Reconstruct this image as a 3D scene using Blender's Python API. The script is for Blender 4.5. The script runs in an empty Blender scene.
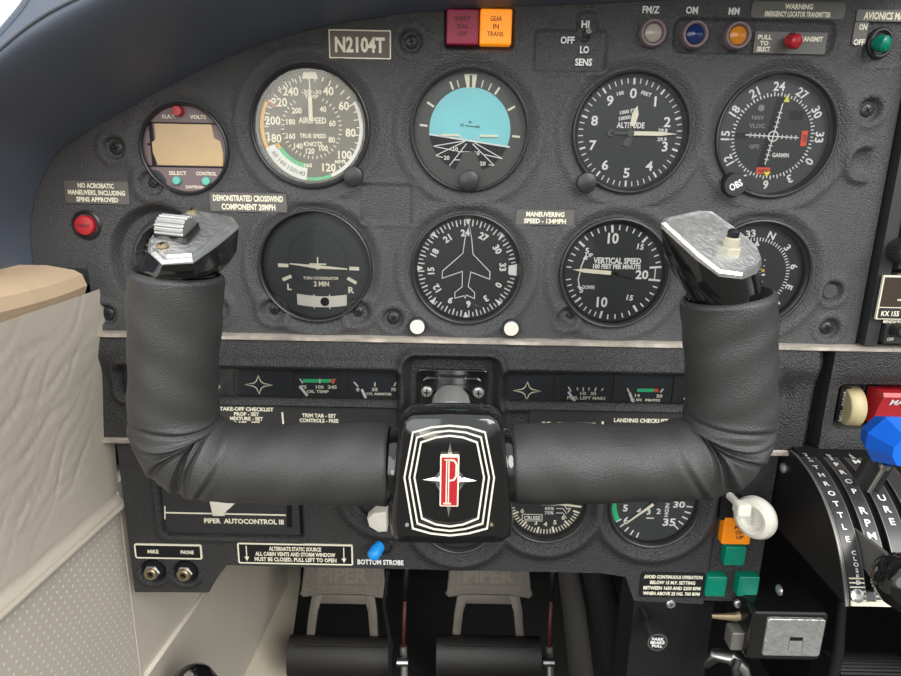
import bpy, math, random
import numpy as np
from mathutils import Vector, Matrix
random.seed(4)
sc = bpy.context.scene
COL = sc.collection
PI = math.pi
rad = math.radians
# ------------------------------------------------------------------ camera
CAMZ = 0.66
C = Vector((0, -0.385, CAMZ)); F = 651.0; PITCH = rad(-15.0); ROLL = rad(1.1)
fw = Vector((0, math.cos(PITCH), math.sin(PITCH)))
R0 = Vector((1, 0, 0)); U0 = Vector((0, -math.sin(PITCH), math.cos(PITCH)))
RC = R0 * math.cos(ROLL) + U0 * math.sin(ROLL)
UC = -R0 * math.sin(ROLL) + U0 * math.cos(ROLL)
cam = bpy.data.cameras.new('camera'); camo = bpy.data.objects.new('camera', cam); COL.objects.link(camo)
m = Matrix((RC, UC, -fw)).transposed().to_4x4(); m.translation = C
camo.matrix_world = m
cam.sensor_width = 36; cam.lens = F / 901 * 36; cam.clip_start = 0.01; cam.clip_end = 50
sc.camera = camo
def ray(px, py): return fw * F + RC * (px - 450.5) + UC * (338 - py)
def P(px, py, Y=0.0):
    d = ray(px, py); return C + d * ((Y - C.y) / d.y)
def PX(px, py, X):
    d = ray(px, py); return C + d * ((X - C.x) / d.x)
def PZ(px, py, Z):
    d = ray(px, py); return C + d * ((Z - C.z) / d.z)
def mpp(p): return (p - C).dot(fw) / F
# ------------------------------------------------------------------ materials
def mat(name, col, rough=0.5, metal=0.0, bump=0.0, bscale=800, var=0.0, vscale=30, coat=0.0, kind='noise', bdist=0.0004, spec=0.5, emit=0, stretch=None, det=3):
    M = bpy.data.materials.new(name); M.use_nodes = True
    nt = M.node_tree; b = nt.nodes['Principled BSDF']
    b.inputs['Base Color'].default_value = (*col, 1); b.inputs['Roughness'].default_value = rough
    b.inputs['Metallic'].default_value = metal; b.inputs['Coat Weight'].default_value = coat
    b.inputs['Specular IOR Level'].default_value = spec
    if emit:
        b.inputs['Emission Color'].default_value = (*col, 1); b.inputs['Emission Strength'].default_value = emit
    tc = nt.nodes.new('ShaderNodeTexCoord'); src = tc.outputs['Object']
    if stretch:
        mp = nt.nodes.new('ShaderNodeMapping'); mp.inputs['Scale'].default_value = stretch
        nt.links.new(src, mp.inputs[0]); src = mp.outputs[0]
    # every surface has a slight mottling
    n = nt.nodes.new('ShaderNodeTexNoise'); n.inputs['Scale'].default_value = vscale; n.inputs['Detail'].default_value = 4
    nt.links.new(src, n.inputs['Vector'])
    mx = nt.nodes.new('ShaderNodeMix'); mx.data_type = 'RGBA'
    v = max(var, 0.04)
    mx.inputs[6].default_value = (*[max(0, c * (1 - v)) for c in col], 1); mx.inputs[7].default_value = (*[min(1, c * (1 + v)) for c in col], 1)
    nt.links.new(n.outputs[0], mx.inputs[0]); nt.links.new(mx.outputs[2], b.inputs['Base Color'])
    if bump:
        if kind == 'voronoi':
            t = nt.nodes.new('ShaderNodeTexVoronoi'); t.feature = 'SMOOTH_F1'; t.inputs['Scale'].default_value = bscale; o = t.outputs[0]
        else:
            t = nt.nodes.new('ShaderNodeTexNoise'); t.inputs['Scale'].default_value = bscale; t.inputs['Detail'].default_value = det; o = t.outputs[0]
        nt.links.new(src, t.inputs['Vector'])
        bp = nt.nodes.new('ShaderNodeBump'); bp.inputs['Strength'].default_value = bump; bp.inputs['Distance'].default_value = bdist
        nt.links.new(o, bp.inputs['Height']); nt.links.new(bp.outputs[0], b.inputs['Normal'])
    return M
def glassmat(name, tint=(1, 1, 1), ior=1.45):
    M = bpy.data.materials.new(name); M.use_nodes = True; nt = M.node_tree; nt.nodes.clear()
    o = nt.nodes.new('ShaderNodeOutputMaterial'); t = nt.nodes.new('ShaderNodeBsdfTransparent'); g = nt.nodes.new('ShaderNodeBsdfGlossy')
    t.inputs[0].default_value = (*tint, 1); g.inputs['Roughness'].default_value = 0.03
    f = nt.nodes.new('ShaderNodeFresnel'); f.inputs[0].default_value = ior
    x = nt.nodes.new('ShaderNodeMixShader')
    nt.links.new(f.outputs[0], x.inputs[0]); nt.links.new(t.outputs[0], x.inputs[1]); nt.links.new(g.outputs[0], x.inputs[2]); nt.links.new(x.outputs[0], o.inputs[0])
    return M
K = {}
K['panel'] = mat('grained_grey_plastic', (.062, .062, .064), .46, bump=1, bscale=1300, bdist=.0011, var=.12, det=1)
K['lower'] = mat('grained_black_plastic', (.025, .025, .0255), .46, bump=1, bscale=1150, bdist=.0011, var=.12, det=1)
K['shield'] = mat('navy_vinyl', (.095, .113, .150), .5, bump=.3, bscale=900, bdist=.0003, var=.08)
K['thread'] = mat('grey_thread', (.10, .105, .12), .8)
K['leather'] = mat('black_leather', (.036, .036, .035), .42, bump=.6, bscale=2000, kind='voronoi', bdist=.0004, var=.2, vscale=60)
K['beige'] = mat('beige_leather', (.56, .505, .42), .6, bump=.35, bscale=260, kind='noise', bdist=.0005, var=.06, vscale=12)
K['beige2'] = mat('beige_carpet', (.58, .52, .40), .9, bump=.5, bscale=500, var=.1)
K['tan'] = mat('tan_fabric', (.64, .47, .31), .9, bump=.5, bscale=900, var=.12, vscale=60)
K['pad'] = mat('dark_plastic', (.022, .022, .024), .5)
K['black'] = mat('matte_black_metal', (.010, .010, .011), .55, spec=.25)
K['gloss'] = mat('glossy_black', (.008, .008, .008), .1, coat=.6)
K['dial'] = mat('black_dial_paint', (.016, .018, .019), .6)
K['dialg'] = mat('grey_dial_paint', (.035, .038, .04), .6)
K['dialr'] = mat('soft_grey_paint', (.065, .064, .060), .6)
K['lane'] = mat('satin_black_plate', (.035, .035, .036), .3)
K['dialt'] = mat('dial_reflection_tone', (.075, .07, .055), .6)  # grey-brown reflection painted into the airspeed dial's colour
K['dialb'] = mat('navy_dial_paint', (.010, .014, .020), .5)
K['bezel'] = mat('black_bezel', (.020, .020, .021), .4, bump=.1)
K['white'] = mat('white_paint', (.75, .75, .72), .6)
K['cream'] = mat('cream_paint', (.78, .74, .58), .6)
K['creamp'] = mat('cream_plastic', (.72, .69, .60), .4)
K['wheel'] = mat('yellowed_plastic', (.52, .44, .24), .5, var=.15, vscale=90)
K['green'] = mat('green_paint', (.03, .50, .20), .6)
K['teal'] = mat('green_plastic', (.0, .19, .12), .3)
K['mint'] = mat('mint_plastic', (.14, .5, .42), .5)
K['yellow'] = mat('yellow_paint', (.80, .42, .04), .6)
K['lemon'] = mat('lemon_paint', (.75, .75, .05), .6)
K['orange'] = mat('orange_plastic', (.92, .27, .005), .35)
K['maroon'] = mat('maroon_plastic', (.33, .008, .05), .4)
K['lamp'] = mat('lit_orange_lens', (1, .30, .01), .4, emit=.35)
K['red'] = mat('red_plastic', (.42, .016, .025), .35)
K['rockm'] = mat('dull_silver', (.42, .42, .41), .42, metal=.8, bump=.5, bscale=300, var=.2)
K['nutm'] = mat('old_nylon', (.42, .39, .30), .5)
K['flag'] = mat('red_flag_paint', (.75, .07, .02), .6)
K['blue'] = mat('blue_plastic', (.008, .13, .68), .3)
K['azure'] = mat('azure_plastic', (.01, .30, .80), .4)
K['sky'] = mat('sky_blue_paint', (.22, .60, .64), .45, var=.06, vscale=60)
K['lens_blue'] = mat('blue_lens', (.010, .025, .11), .15)
K['lens_amber'] = mat('amber_lens', (.55, .20, .02), .15)
K['lens_clear'] = mat('clear_lens', (.32, .29, .24), .15)
K['mauve'] = mat('mauve_metal', (.17, .12, .125), .45)
K['lcd'] = mat('amber_display', (.50, .34, .16), .25, var=.1, vscale=50)
K['lcd2'] = mat('dark_display', (.05, .035, .025), .15)
K['steel'] = mat('bright_steel', (.62, .62, .60), .28, metal=1, bump=.2, bscale=300)
K['worn'] = mat('worn_silver', (.72, .72, .70), .30, metal=.85, bump=1, bscale=300, bdist=.0008, var=.3, vscale=150)
K['brass'] = mat('tarnished_brass', (.35, .28, .17), .4, metal=.8, var=.3, vscale=120)
K['strip'] = mat('worn_alloy_edge', (.46, .41, .35), .45, metal=.35, bump=.6, bscale=500, bdist=.0006, var=.4, vscale=160)
K['shaft'] = mat('brushed_steel', (.62, .61, .59), .38, metal=.55, bump=.2, bscale=500)
K['plate'] = mat('engraved_black_plate', (.030, .030, .031), .4)
K['greyplate'] = mat('grey_placard', (.10, .095, .085), .45)
K['brown'] = mat('brown_placard', (.085, .055, .045), .45)
K['grey'] = mat('grey_metal', (.20, .19, .175), .4, metal=.5)
K['pedal'] = mat('worn_pedal_metal', (.13, .115, .095), .5, metal=.2, bump=.4, bscale=300, var=.25, vscale=90)
K['rubber'] = mat('black_rubber', (.014, .013, .012), .5, bump=.3, bscale=400)
K['redp'] = mat('red_cable', (.09, .02, .015), .5)
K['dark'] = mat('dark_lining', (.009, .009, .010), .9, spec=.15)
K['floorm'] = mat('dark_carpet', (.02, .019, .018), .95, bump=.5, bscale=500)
K['emboss'] = mat('worn_raised_metal', (.165, .146, .12), .45, metal=.3, bump=.3, bscale=300)
K['brownrub'] = mat('brown_grey_rubber', (.028, .025, .021), .8, bump=.3, bscale=200)
K['inkg'] = mat('faded_ink', (.22, .22, .21), .7)
K['inkd'] = mat('dark_ink', (.05, .02, .02), .7)
K['glass'] = glassmat('gauge_glass')
K['pane'] = glassmat('window_glass', (.97, .98, .98), 1.3)
# ------------------------------------------------------------------ mesh builder
_txt = {}
def text_geo(s, bold=0.0, space=1.0):
    k = (s, bold, space)
    if k in _txt: return _txt[k]
    cu = bpy.data.curves.new('t', 'FONT'); cu.body = s; cu.size = 1; cu.resolution_u = 2
    cu.align_x = 'LEFT'; cu.offset = bold; cu.space_character = space
    o = bpy.data.objects.new('t', cu); COL.objects.link(o)
    dg = bpy.context.evaluated_depsgraph_get(); me = o.evaluated_get(dg).to_mesh()
    vs = np.array([v.co[:2] for v in me.vertices]) if len(me.vertices) else np.zeros((0, 2))
    fs = [list(p.vertices) for p in me.polygons]
    o.evaluated_get(dg).to_mesh_clear(); bpy.data.objects.remove(o); bpy.data.curves.remove(cu)
    if len(vs):
        vs[:, 0] -= (vs[:, 0].min() + vs[:, 0].max()) / 2
        h = 0.73; vs[:, 1] -= h / 2 if not any(c in s for c in 'gjpqy') else .36
        vs /= h
    _txt[k] = (vs, fs); return _txt[k]
class MB:
    def __init__(self, s=1.0):
        self.v = []; self.f = []; self.m = []; self.s = s; self.M = None
    def add(self, vs, fs, m=0):
        b = len(self.v)
        if self.M is not None: vs = [self.M @ Vector(v) for v in vs]
        self.v += [tuple(v) for v in vs]; self.f += [[i + b for i in f] for f in fs]; self.m += [m] * len(fs)
        return self
    def box(self, x0, x1, y0, y1, z0, z1, m=0):
        vs = [(x, y, z) for z in (z0, z1) for y in (y0, y1) for x in (x0, x1)]
        return self.add(vs, [[0, 2, 3, 1], [4, 5, 7, 6], [0, 1, 5, 4], [2, 6, 7, 3], [0, 4, 6, 2], [1, 3, 7, 5]], m)
    def loops(self, loops, m=0, cap0=True, cap1=True, closed=True):
        n = len(loops[0]); vs = [p for l in loops for p in l]; fs = []
        for i in range(len(loops) - 1):
            for j in range(n if closed else n - 1):
                a = i * n + j; b = i * n + (j + 1) % n
                fs.append([a, b, b + n, a + n])
        if cap0: fs.append(list(range(n))[::-1])
        if cap1: fs.append([(len(loops) - 1) * n + j for j in range(n)])
        return self.add(vs, fs, m)
    def lathe(self, prof, cx=0, cy=0, n=48, m=0, cap0=False, cap1=False, sy=1.0):
        return self.loops([[(cx + r * math.cos(2 * PI * j / n), cy + r * sy * math.sin(2 * PI * j / n), z) for j in range(n)] for r, z in prof], m, cap0, cap1)
    def cyl(self, cx, cy, r, z0, z1, n=32, m=0, bev=0):
        if bev: return self.lathe([(r, z0), (r, z1 - bev), (r - bev * .3, z1 - bev * .3), (r - bev, z1)], cx, cy, n, m, True, True)
        return self.lathe([(r, z0), (r, z1)], cx, cy, n, m, True, True)
    def prism(self, poly, z0, z1, m=0, bev=0):
        def off(d):
            if d == 0: return poly
            n = len(poly); A = sum(poly[i][0] * poly[(i + 1) % n][1] - poly[(i + 1) % n][0] * poly[i][1] for i in range(n)); sg = 1 if A > 0 else -1
            out = []
            for i in range(n):
                a, b, c = poly[i - 1], poly[i], poly[(i + 1) % n]
                def nn(p, q):
                    dx, dy = q[0] - p[0], q[1] - p[1]; L = math.hypot(dx, dy) or 1; return (-dy / L * sg, dx / L * sg)
                n1, n2 = nn(a, b), nn(b, c); k = max(.4, 1 + n1[0] * n2[0] + n1[1] * n2[1])
                out.append((b[0] + (n1[0] + n2[0]) / k * d, b[1] + (n1[1] + n2[1]) / k * d))
            return out
        L = [[(x, y, z0) for x, y in poly]]
        if bev: L += [[(x, y, z1 - bev) for x, y in poly], [(x, y, z1 - bev * .3) for x, y in off(bev * .3)], [(x, y, z1) for x, y in off(bev)]]
        else: L += [[(x, y, z1) for x, y in poly]]
        return self.loops(L, m)
    def rrect(self, cx, cy, w, h, r, z0, z1, m=0, bev=0, n=5):
        r = min(max(r, bev * 1.3), min(w, h) * .49)
        return self.prism(rr(cx, cy, w, h, r, n), z0, z1, m, bev)
    def poly(self, pts, z, m=0): return self.prism(pts, z, z + .25 / 1, m) if self.s != 1 else self.prism(pts, z, z + .00015, m)
    def line(self, x0, y0, x1, y1, w, z, m=0, th=None):
        if th is None: th = .25 if self.s != 1 else .00015
        dx, dy = x1 - x0, y1 - y0; L = math.hypot(dx, dy) or 1; nx, ny = -dy / L * w / 2, dx / L * w / 2
        return self.prism([(x0 - nx, y0 - ny), (x1 - nx, y1 - ny), (x1 + nx, y1 + ny), (x0 + nx, y0 + ny)], z, z + th, m)
    def pline(self, pts, w, z, m=0, closed=False, th=None):
        if th is None: th = .25 if self.s != 1 else .00015
        n = len(pts); L = [[], []]
        for i in range(n):
            a = pts[i - 1] if (closed or i) else pts[i]; c = pts[(i + 1) % n] if (closed or i < n - 1) else pts[i]; b = pts[i]
            def nn(p, q):
                dx, dy = q[0] - p[0], q[1] - p[1]; l = math.hypot(dx, dy)
                return None if l == 0 else (-dy / l, dx / l)
            n1 = nn(a, b); n2 = nn(b, c); n1 = n1 or n2; n2 = n2 or n1
            k = max(.5, 1 + n1[0] * n2[0] + n1[1] * n2[1]); ox, oy = (n1[0] + n2[0]) / k * w / 2, (n1[1] + n2[1]) / k * w / 2
            L[0].append((b[0] - ox, b[1] - oy)); L[1].append((b[0] + ox, b[1] + oy))
        A, B = L
        ring = [[(A[i][0], A[i][1], z), (A[i][0], A[i][1], z + th), (B[i][0], B[i][1], z + th), (B[i][0], B[i][1], z)] for i in range(n)]
        if closed: ring.append(ring[0])
        return self.loops(ring, m, not closed, not closed)
    def arc(self, r0, r1, a0, a1, z, m=0, cx=0, cy=0, n=24):
        p = [(cx + r1 * math.sin(rad(a0 + (a1 - a0) * i / n)), cy + r1 * math.cos(rad(a0 + (a1 - a0) * i / n))) for i in range(n + 1)]
        q = [(cx + r0 * math.sin(rad(a0 + (a1 - a0) * i / n)), cy + r0 * math.cos(rad(a0 + (a1 - a0) * i / n))) for i in range(n + 1)]
        vs = [(x, y, z) for x, y in p] + [(x, y, z) for x, y in q]
        return self.add(vs, [[i, i + 1, n + 2 + i, n + 1 + i][::-1] for i in range(n)], m)
    def tick(self, a, r0, r1, w, z, m=0, cx=0, cy=0):
        s, c = math.sin(rad(a)), math.cos(rad(a))
        return self.line(cx + r0 * s, cy + r0 * c, cx + r1 * s, cy + r1 * c, w, z, m)
    def text(self, s, x, y, h, z, m=0, rot=0, bold=.012, sx=1.0, w=None):
        vs, fs = text_geo(s, bold + .016)
        if w is None: sx *= 1.1
        if not len(vs): return self
        v = vs * h; v = v * np.array([sx, 1])
        if w: v[:, 0] *= w / (v[:, 0].max() - v[:, 0].min())
        c, sn = math.cos(rad(rot)), math.sin(rad(rot))
        return self.add([(x + a * c - b * sn, y + a * sn + b * c, z) for a, b in v], fs, m)
    def rtext(self, s, a, r, h, z, m=0, rot=None, bold=.012, cx=0, cy=0, sx=1.0):
        return self.text(s, cx + r * math.sin(rad(a)), cy + r * math.cos(rad(a)), h, z, m, 0 if rot is None else rot, bold, sx)
    def tube(self, pts, r, n=12, m=0):
        pts = [Vector(p) for p in pts]; L = []; up = None
        for i, p in enumerate(pts):
            t = (pts[min(i + 1, len(pts) - 1)] - pts[max(i - 1, 0)]).normalized()
            if up is None: up = t.orthogonal().normalized()
            up = (up - t * up.dot(t)).normalized(); b = t.cross(up)
            rr_ = r[i] if isinstance(r, (list, tuple)) else r
            L.append([tuple(p + (up * math.cos(2 * PI * j / n) + b * math.sin(2 * PI * j / n)) * rr_) for j in range(n)])
        return self.loops(L, m)
    def build(self, name, mats, parent=None, smooth=35, frame=None):
        me = bpy.data.meshes.new(name); s = self.s
        me.from_pydata([(x * s, y * s, z * s) for x, y, z in self.v], [], self.f)
        if isinstance(mats, str): mats = [mats]
        for k in mats: me.materials.append(K[k])
        me.polygons.foreach_set('material_index', self.m)
        if smooth:
            me.polygons.foreach_set('use_smooth', [True] * len(me.polygons)); me.set_sharp_from_angle(angle=rad(smooth))
            for pg in me.polygons:
                if len(pg.vertices) > 6: pg.use_smooth = False
        me.update()
        o = bpy.data.objects.new(name, me); COL.objects.link(o)
        if parent is not None: o.parent = parent
        if frame is not None: o.matrix_world = frame
        return o
def rr(cx, cy, w, h, r, n=5):
    out = []
    for k, (sx, sy) in enumerate(((1, 1), (-1, 1), (-1, -1), (1, -1))):
        for i in range(n + 1):
            a = PI / 2 * k + PI / 2 * i / n
            out.append((cx + sx * (w / 2 - r) + r * math.cos(a), cy + sy * (h / 2 - r) + r * math.sin(a)))
    return out
def tag(o, label, cat, group=None, kind=None):
    if kind: o['kind'] = kind
    o['label'] = label; o['category'] = cat
    if group: o['group'] = group
    return o
FR = Matrix.Rotation(PI / 2, 4, 'X')      # local x right, y up, z towards the pilot
def frame(p, extra=None):
    M = Matrix.Translation(p) @ FR
    return M @ extra if extra is not None else M
def thing(name, label, cat, p, group=None, M=None):
    o = bpy.data.objects.new(name, None); COL.objects.link(o); o.empty_display_size = .01
    o.matrix_world = M if M is not None else frame(p)
    return tag(o, label, cat, group)
def sstep(a, b, x):
    t = np.clip((x - a) / (b - a), 0, 1); return t * t * (3 - 2 * t)
# ------------------------------------------------------------------ height field panels
def hfield(name, mkey, x0, x1, nx, zb, zt, nz, h, Y0, skirt=.012, parent=None):
    xs = np.linspace(x0, x1, nx); t = np.linspace(0, 1, nz)
    X = np.repeat(xs[:, None], nz, 1); ZB = zb(xs)[:, None]; ZT = zt(xs)[:, None]
    Z = ZB + (ZT - ZB) * t[None, :]
    H = h(X, Z); V = np.stack([X, Y0 - H, Z], 2).reshape(-1, 3)
    idx = np.arange(nx * nz).reshape(nx, nz)
    f = np.stack([idx[:-1, :-1], idx[1:, :-1], idx[1:, 1:], idx[:-1, 1:]], 2).reshape(-1, 4)
    ring = np.concatenate([idx[:, 0], idx[-1, 1:], idx[-2::-1, -1], idx[0, -2:0:-1]])
    S = V[ring].copy(); S[:, 1] = Y0 + skirt; b = len(V); n = len(ring); V = np.concatenate([V, S])
    k = np.arange(n); f2 = np.stack([ring[k], b + k, b + (k + 1) % n, ring[(k + 1) % n]], 1)
    f = np.concatenate([f, f2])
    me = bpy.data.meshes.new(name); me.from_pydata(V.tolist(), [], f.tolist()); me.materials.append(K[mkey])
    me.polygons.foreach_set('use_smooth', [True] * len(me.polygons)); me.set_sharp_from_angle(angle=rad(70))
    o = bpy.data.objects.new(name, me); COL.objects.link(o)
    if parent: o.parent = parent
    return o
def interp(pts, Y):
    q = sorted([(P(a, b, Y).x, P(a, b, Y).z) for a, b in pts])
    return lambda xs: np.interp(xs, [a for a, _ in q], [b for _, b in q])
def wrect(a, b, c, d, Y=0.0):      # pixel rectangle -> plane rectangle (x0,x1,z0,z1)
    p, q = P(a, (b + d) / 2, Y), P(c, (b + d) / 2, Y); t, u = P((a + c) / 2, b, Y), P((a + c) / 2, d, Y)
    return p.x, q.x, u.z, t.z
def rectmask(X, Z, r, soft=.0012, rad_=.003):
    cx, cz = (r[0] + r[1]) / 2, (r[2] + r[3]) / 2; dx = np.abs(X - cx) - (r[1] - r[0]) / 2 + rad_; dz = np.abs(Z - cz) - (r[3] - r[2]) / 2 + rad_
    d = np.sqrt(np.maximum(dx, 0) ** 2 + np.maximum(dz, 0) ** 2) + np.minimum(np.maximum(dx, dz), 0) - rad_
    return 1 - sstep(-soft, soft, d), d

# gauges on the upper panel: centre px, bezel radius in px, dial radius
G = {'asi': (310, 127, 60, 52.5), 'ai': (470, 131, 59.5, 56), 'alt': (632, 133, 59.5, 54), 'vor': (777, 136, 61, 56),
     'tc': (315, 267, 57, 53.5), 'hi': (467, 270, 56, 51), 'vsi': (615, 274, 55.5, 50), 'nav': (757, 275, 55, 49),
     'oat': (184, 149, 44.5, 42.5), 'adf': (174, 262, 40, 34)}
def gw(k, Y=0.0):
    a, b, R, r = G[k]; p = P(a, b, Y); s = mpp(p); return p, s, R * s
screws = [(114, 148), (411, 41), (870, 110), (829, 329), (106, 315), (393, 319), (567, 318)]
gscrews = [(274, 310), (358, 312), (217, 309), (152, 183)]
dimples = [(832, 292)]
def h_upper(X, Z):
    H = np.zeros_like(X)
    for k in G:
        p, s, R = gw(k)
        d = np.hypot(X - p.x, Z - p.z); R2 = R + .001
        if k == 'adf':
            R2 = .030; p = P(160, 262)
            d = np.hypot(X - p.x, (Z - p.z) * .9)
        lip = {'oat': .0007, 'adf': .0004}.get(k, .0019) * np.exp(-((d - R2 - .0058) / .0032) ** 2)
        H = np.maximum(H, lip)
    for k in G:
        p, s, R = gw(k); d = np.hypot(X - p.x, Z - p.z)
        if k == 'adf':
            q = P(160, 262); dd = np.hypot(X - q.x, (Z - q.z) * .9)
            H = H * sstep(.029, .034, dd) - .009 * (1 - sstep(.0255, .031, dd))
        H = H * sstep(R + .0004, R + .0046, d) - .0012 * (1 - sstep(R + .0004, R + .0036, d))
        H = np.where(d < R - .0008, -.013, H)
    for q in ((329, 30, 391, 59), (65, 181, 129, 204), (210, 193, 287, 212), (516, 210, 574, 225)):
        mk, d = rectmask(X, Z, wrect(*q), .0022, .001); H = np.where((H > 0), H * (1 - mk), H)
    for a, b in screws + dimples:
        p = P(a, b); d = np.hypot(X - p.x, Z - p.z)
        H += .0012 * np.exp(-((d - .0085) / .0022) ** 2) - .0030 * (1 - sstep(.0050, .0066, d))
    for a, b in gscrews:
        p = P(a, b); d = np.hypot(X - p.x, Z - p.z); near = np.exp(-(d / .009) ** 2)
        H = H * (1 - sstep(.012, .006, d)) + .0018 * np.exp(-((d - .0095) / .003) ** 2) * (H > -.01)
        H = H - .002 * (1 - sstep(.0055, .0075, d))
    for r, dep, rd in ((wrect(362, 185, 411, 222), -.0006, .001), (wrect(446, 8, 514, 49), -.004, .002), (wrect(535, 31, 606, 71), -.0016, .002),
                       (wrect(577, 12, 597, 45), -.0016, .004), (wrect(674, 20, 834, 54), -.0022, .005), (wrect(866, 14, 905, 64), -.001, .004)):
        mk, d = rectmask(X, Z, r, .0009, rd)
        H = H * (1 - mk) + mk * dep + .0006 * np.exp(-((d - .0018) / .0012) ** 2)
    p = P(862, 163); d = np.hypot(X - p.x, Z - p.z)          # crescent notch
    ang = np.arctan2(Z - p.z, X - p.x)
    H += .0032 * np.exp(-((d - .0095) / .0023) ** 2) * sstep(.9, 1.4, np.abs(ang)) - .003 * np.exp(-(d / .0062) ** 2)
    return H
xl = P(31, 235).x - .012; xr = .2475
EDGE = [(33, 205), (42, 178), (57, 152), (75, 137), (100, 124), (130, 108), (160, 90), (200, 69), (240, 51), (280, 37), (320, 27), (360, 19), (400, 14), (450, 10), (520, 6), (600, 2), (680, -2), (800, -10), (935, -22)]
EDG2 = [(18, 255), (22, 205)] + EDGE[1:]
zb_u = P(450, 340).z
tops = interp([(a - 3, b - 5) for a, b in EDG2], 0)
panel = thing('instrument_panel', 'grey grained upper instrument panel plate carrying the round flight instruments', 'instrument panel', Vector((0, 0, zb_u)), M=Matrix.Translation((0, 0, 0)))
hfield('panel_plate', 'panel', xl, xr, 640, lambda x: np.full_like(x, zb_u) + np.where(x < P(92, 300).x, .040, 0) * 1.0, lambda x: np.maximum(tops(x), zb_u + .05), 260, h_upper, 0.0, parent=panel)
def cross(mb, r, z, m=1):
    mb.line(-r, 0, r, 0, r * .32, z, m); mb.line(0, -r, 0, r, r * .32, z, m)
def screw(px, py, Y, r, mk, parent=None, n='screw', sunk=0, mats=None):
    p = P(px, py, Y); s = mpp(p); mb = MB(s)
    mb.lathe([(r * .98, -3), (r, 0), (r * .82, .9), (r * .4, 1.3), (.01, 1.3)], n=20)
    a = random.uniform(0, 90); mb.M = Matrix.Rotation(rad(a), 4, 'Z'); cross(mb, r * .55, 1.32)
    o = mb.build(n, [mk, 'dark'], None); o.matrix_world = frame(p + Vector((0, sunk, 0)))
    if parent:
        w = o.matrix_world.copy(); o.parent = parent; o.matrix_parent_inverse = Matrix(); o.matrix_world = w
        pw = parent.matrix_world.inverted() if parent.matrix_world != Matrix() else Matrix(); o.matrix_local = pw @ w
    return o
bpy.context.view_layer.update()
for a, b in screws: screw(a, b, 0, 6.5, 'bezel', panel, sunk=.0025)
for a, b in gscrews: screw(a, b, 0, 5, 'bezel', panel, sunk=.0015)
o = MB(mpp(P(832, 292))); o.cyl(0, 0, 8, -4, 0, bev=1.5); q = o.build('blanking_plug', 'panel', panel); q.matrix_local = frame(P(832, 292) + Vector((0, .0015, 0)))
# ------------------------------------------------------------------ gauges
def gauge(k, name, label, dialmat='dial', Y=0.0, deep=8, glass=True, cat='flight instrument', grp=None):
    a, b, R, r = G[k]; p = P(a, b, Y); s = mpp(p)
    t = thing(name, label, cat, p, grp)
    mb = MB(s); mb.lathe([(R + .3, -20), (R + .3, 0), (R - .3, 1.6), (R - 1.6, 2.2), (R - 2.6, 1.6), (R - 3.2, -1.0), (r + .4, -3), (r + .2, -deep - 1)], n=80)
    mb.build('bezel', 'bezel', t)
    mb = MB(s); mb.lathe([(r + 1.5, -deep - 1), (r + 1.5, -deep), (.01, -deep)], n=72, cap0=True); mb.build('dial', dialmat, t)
    if glass:
        mb = MB(s); mb.lathe([(R - 3, -1.9), (.01, -1.9)], n=64); mb.build('glass', 'glass', t)
    return t, s, r, -deep + .12
def needle(t, s, pts, z, mk, name='needle', th=.6):
    mb = MB(s); mb.prism(pts, z, z + th); return mb.build(name, mk, t)
def hub(t, s, r, z, mk='bezel', name='pivot'):
    MB(s).cyl(0, 0, r, z, z + 1, 20, bev=.3).build(name, mk, t)
def rotp(pts, a):
    c, s = math.cos(rad(-a)), math.sin(rad(-a)); return [(x * c - y * s, x * s + y * c) for x, y in pts]
def knob(t, s, x, y, r, z1, mk='bezel', name='knob', z0=-2, ribs=0, z2=None):
    mb = MB(s)
    if ribs:
        n = ribs * 2; L = []
        for rf, z in ((1, z0), (1, z1 - 1.2), (.93, z1)):
            L.append([(x + (r * rf * (1 if j % 2 else .93)) * math.cos(2 * PI * j / n), y + (r * rf * (1 if j % 2 else .93)) * math.sin(2 * PI * j / n), z) for j in range(n)])
        mb.loops(L)
    else: mb.lathe([(r, z0), (r, z1 - 1.6), (r * .96, z1 - .6), (r * .86, z1), (.01, z1 + .2)], x, y, 32)
    return mb.build(name, mk, t)
# airspeed
t, s, r, z = gauge('asi', 'airspeed_indicator', 'round airspeed indicator with white, green and yellow arcs and needle pointing up', 'dialt')
mb = MB(s)
mb.arc(r - 12, r, 188, 246, z, 0); mb.arc(r - 4, r - .5, 60, 158, z, 0)
mb.arc(r - 3.5, r - .3, 158, 188, z, 1); mb.arc(r - 16, r - 12.3, 190, 238, z, 1)
mb.arc(r - 4, r - .5, 246, 300, z, 2); mb.arc(r - 15, r - 11, 238, 246, z, 2)
mb.tick(299, r - 12, r - 1, 2.4, z + .05, 3)
mb.build('speed_arcs', ['white', 'green', 'yellow', 'red'], t)
mb = MB(s)
for i in range(12, 50):
    a = -58 + i * 9.2 - 92
    if 0 < (a % 360) < 158 or 300 < (a % 360): mb.tick(a, r - (9 if i % 2 else 7), r - 3, 1, z)
for a in np.arange(246, 345, 8.0): mb.tick(a, r - 9, r - 4.5, 1, z)
for s_, a in (('240', -30), ('220', -53), ('200', -81), ('180', -106), ('40', 27), ('60', 57), ('80', 96), ('100', 128), ('120', 157)): mb.rtext(s_, a, 39.5 if a < 100 or a > 200 else 42, 8.2, z + .05, sx=.85)
for s_, a in (('200', -42), ('180', -76), ('160', -112), ('140', -142), ('40', 34), ('60', 78), ('80', 120), ('100', 150), ('120', 186)): mb.rtext(s_, a, 21.5 if -100 < a < 100 else 23, 5.6, z + .05, sx=.8)
for i in range(36):
    a = 25 + i * 8.6
    if a < 335: mb.tick(a, 27.5, 31, .8, z)
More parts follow.
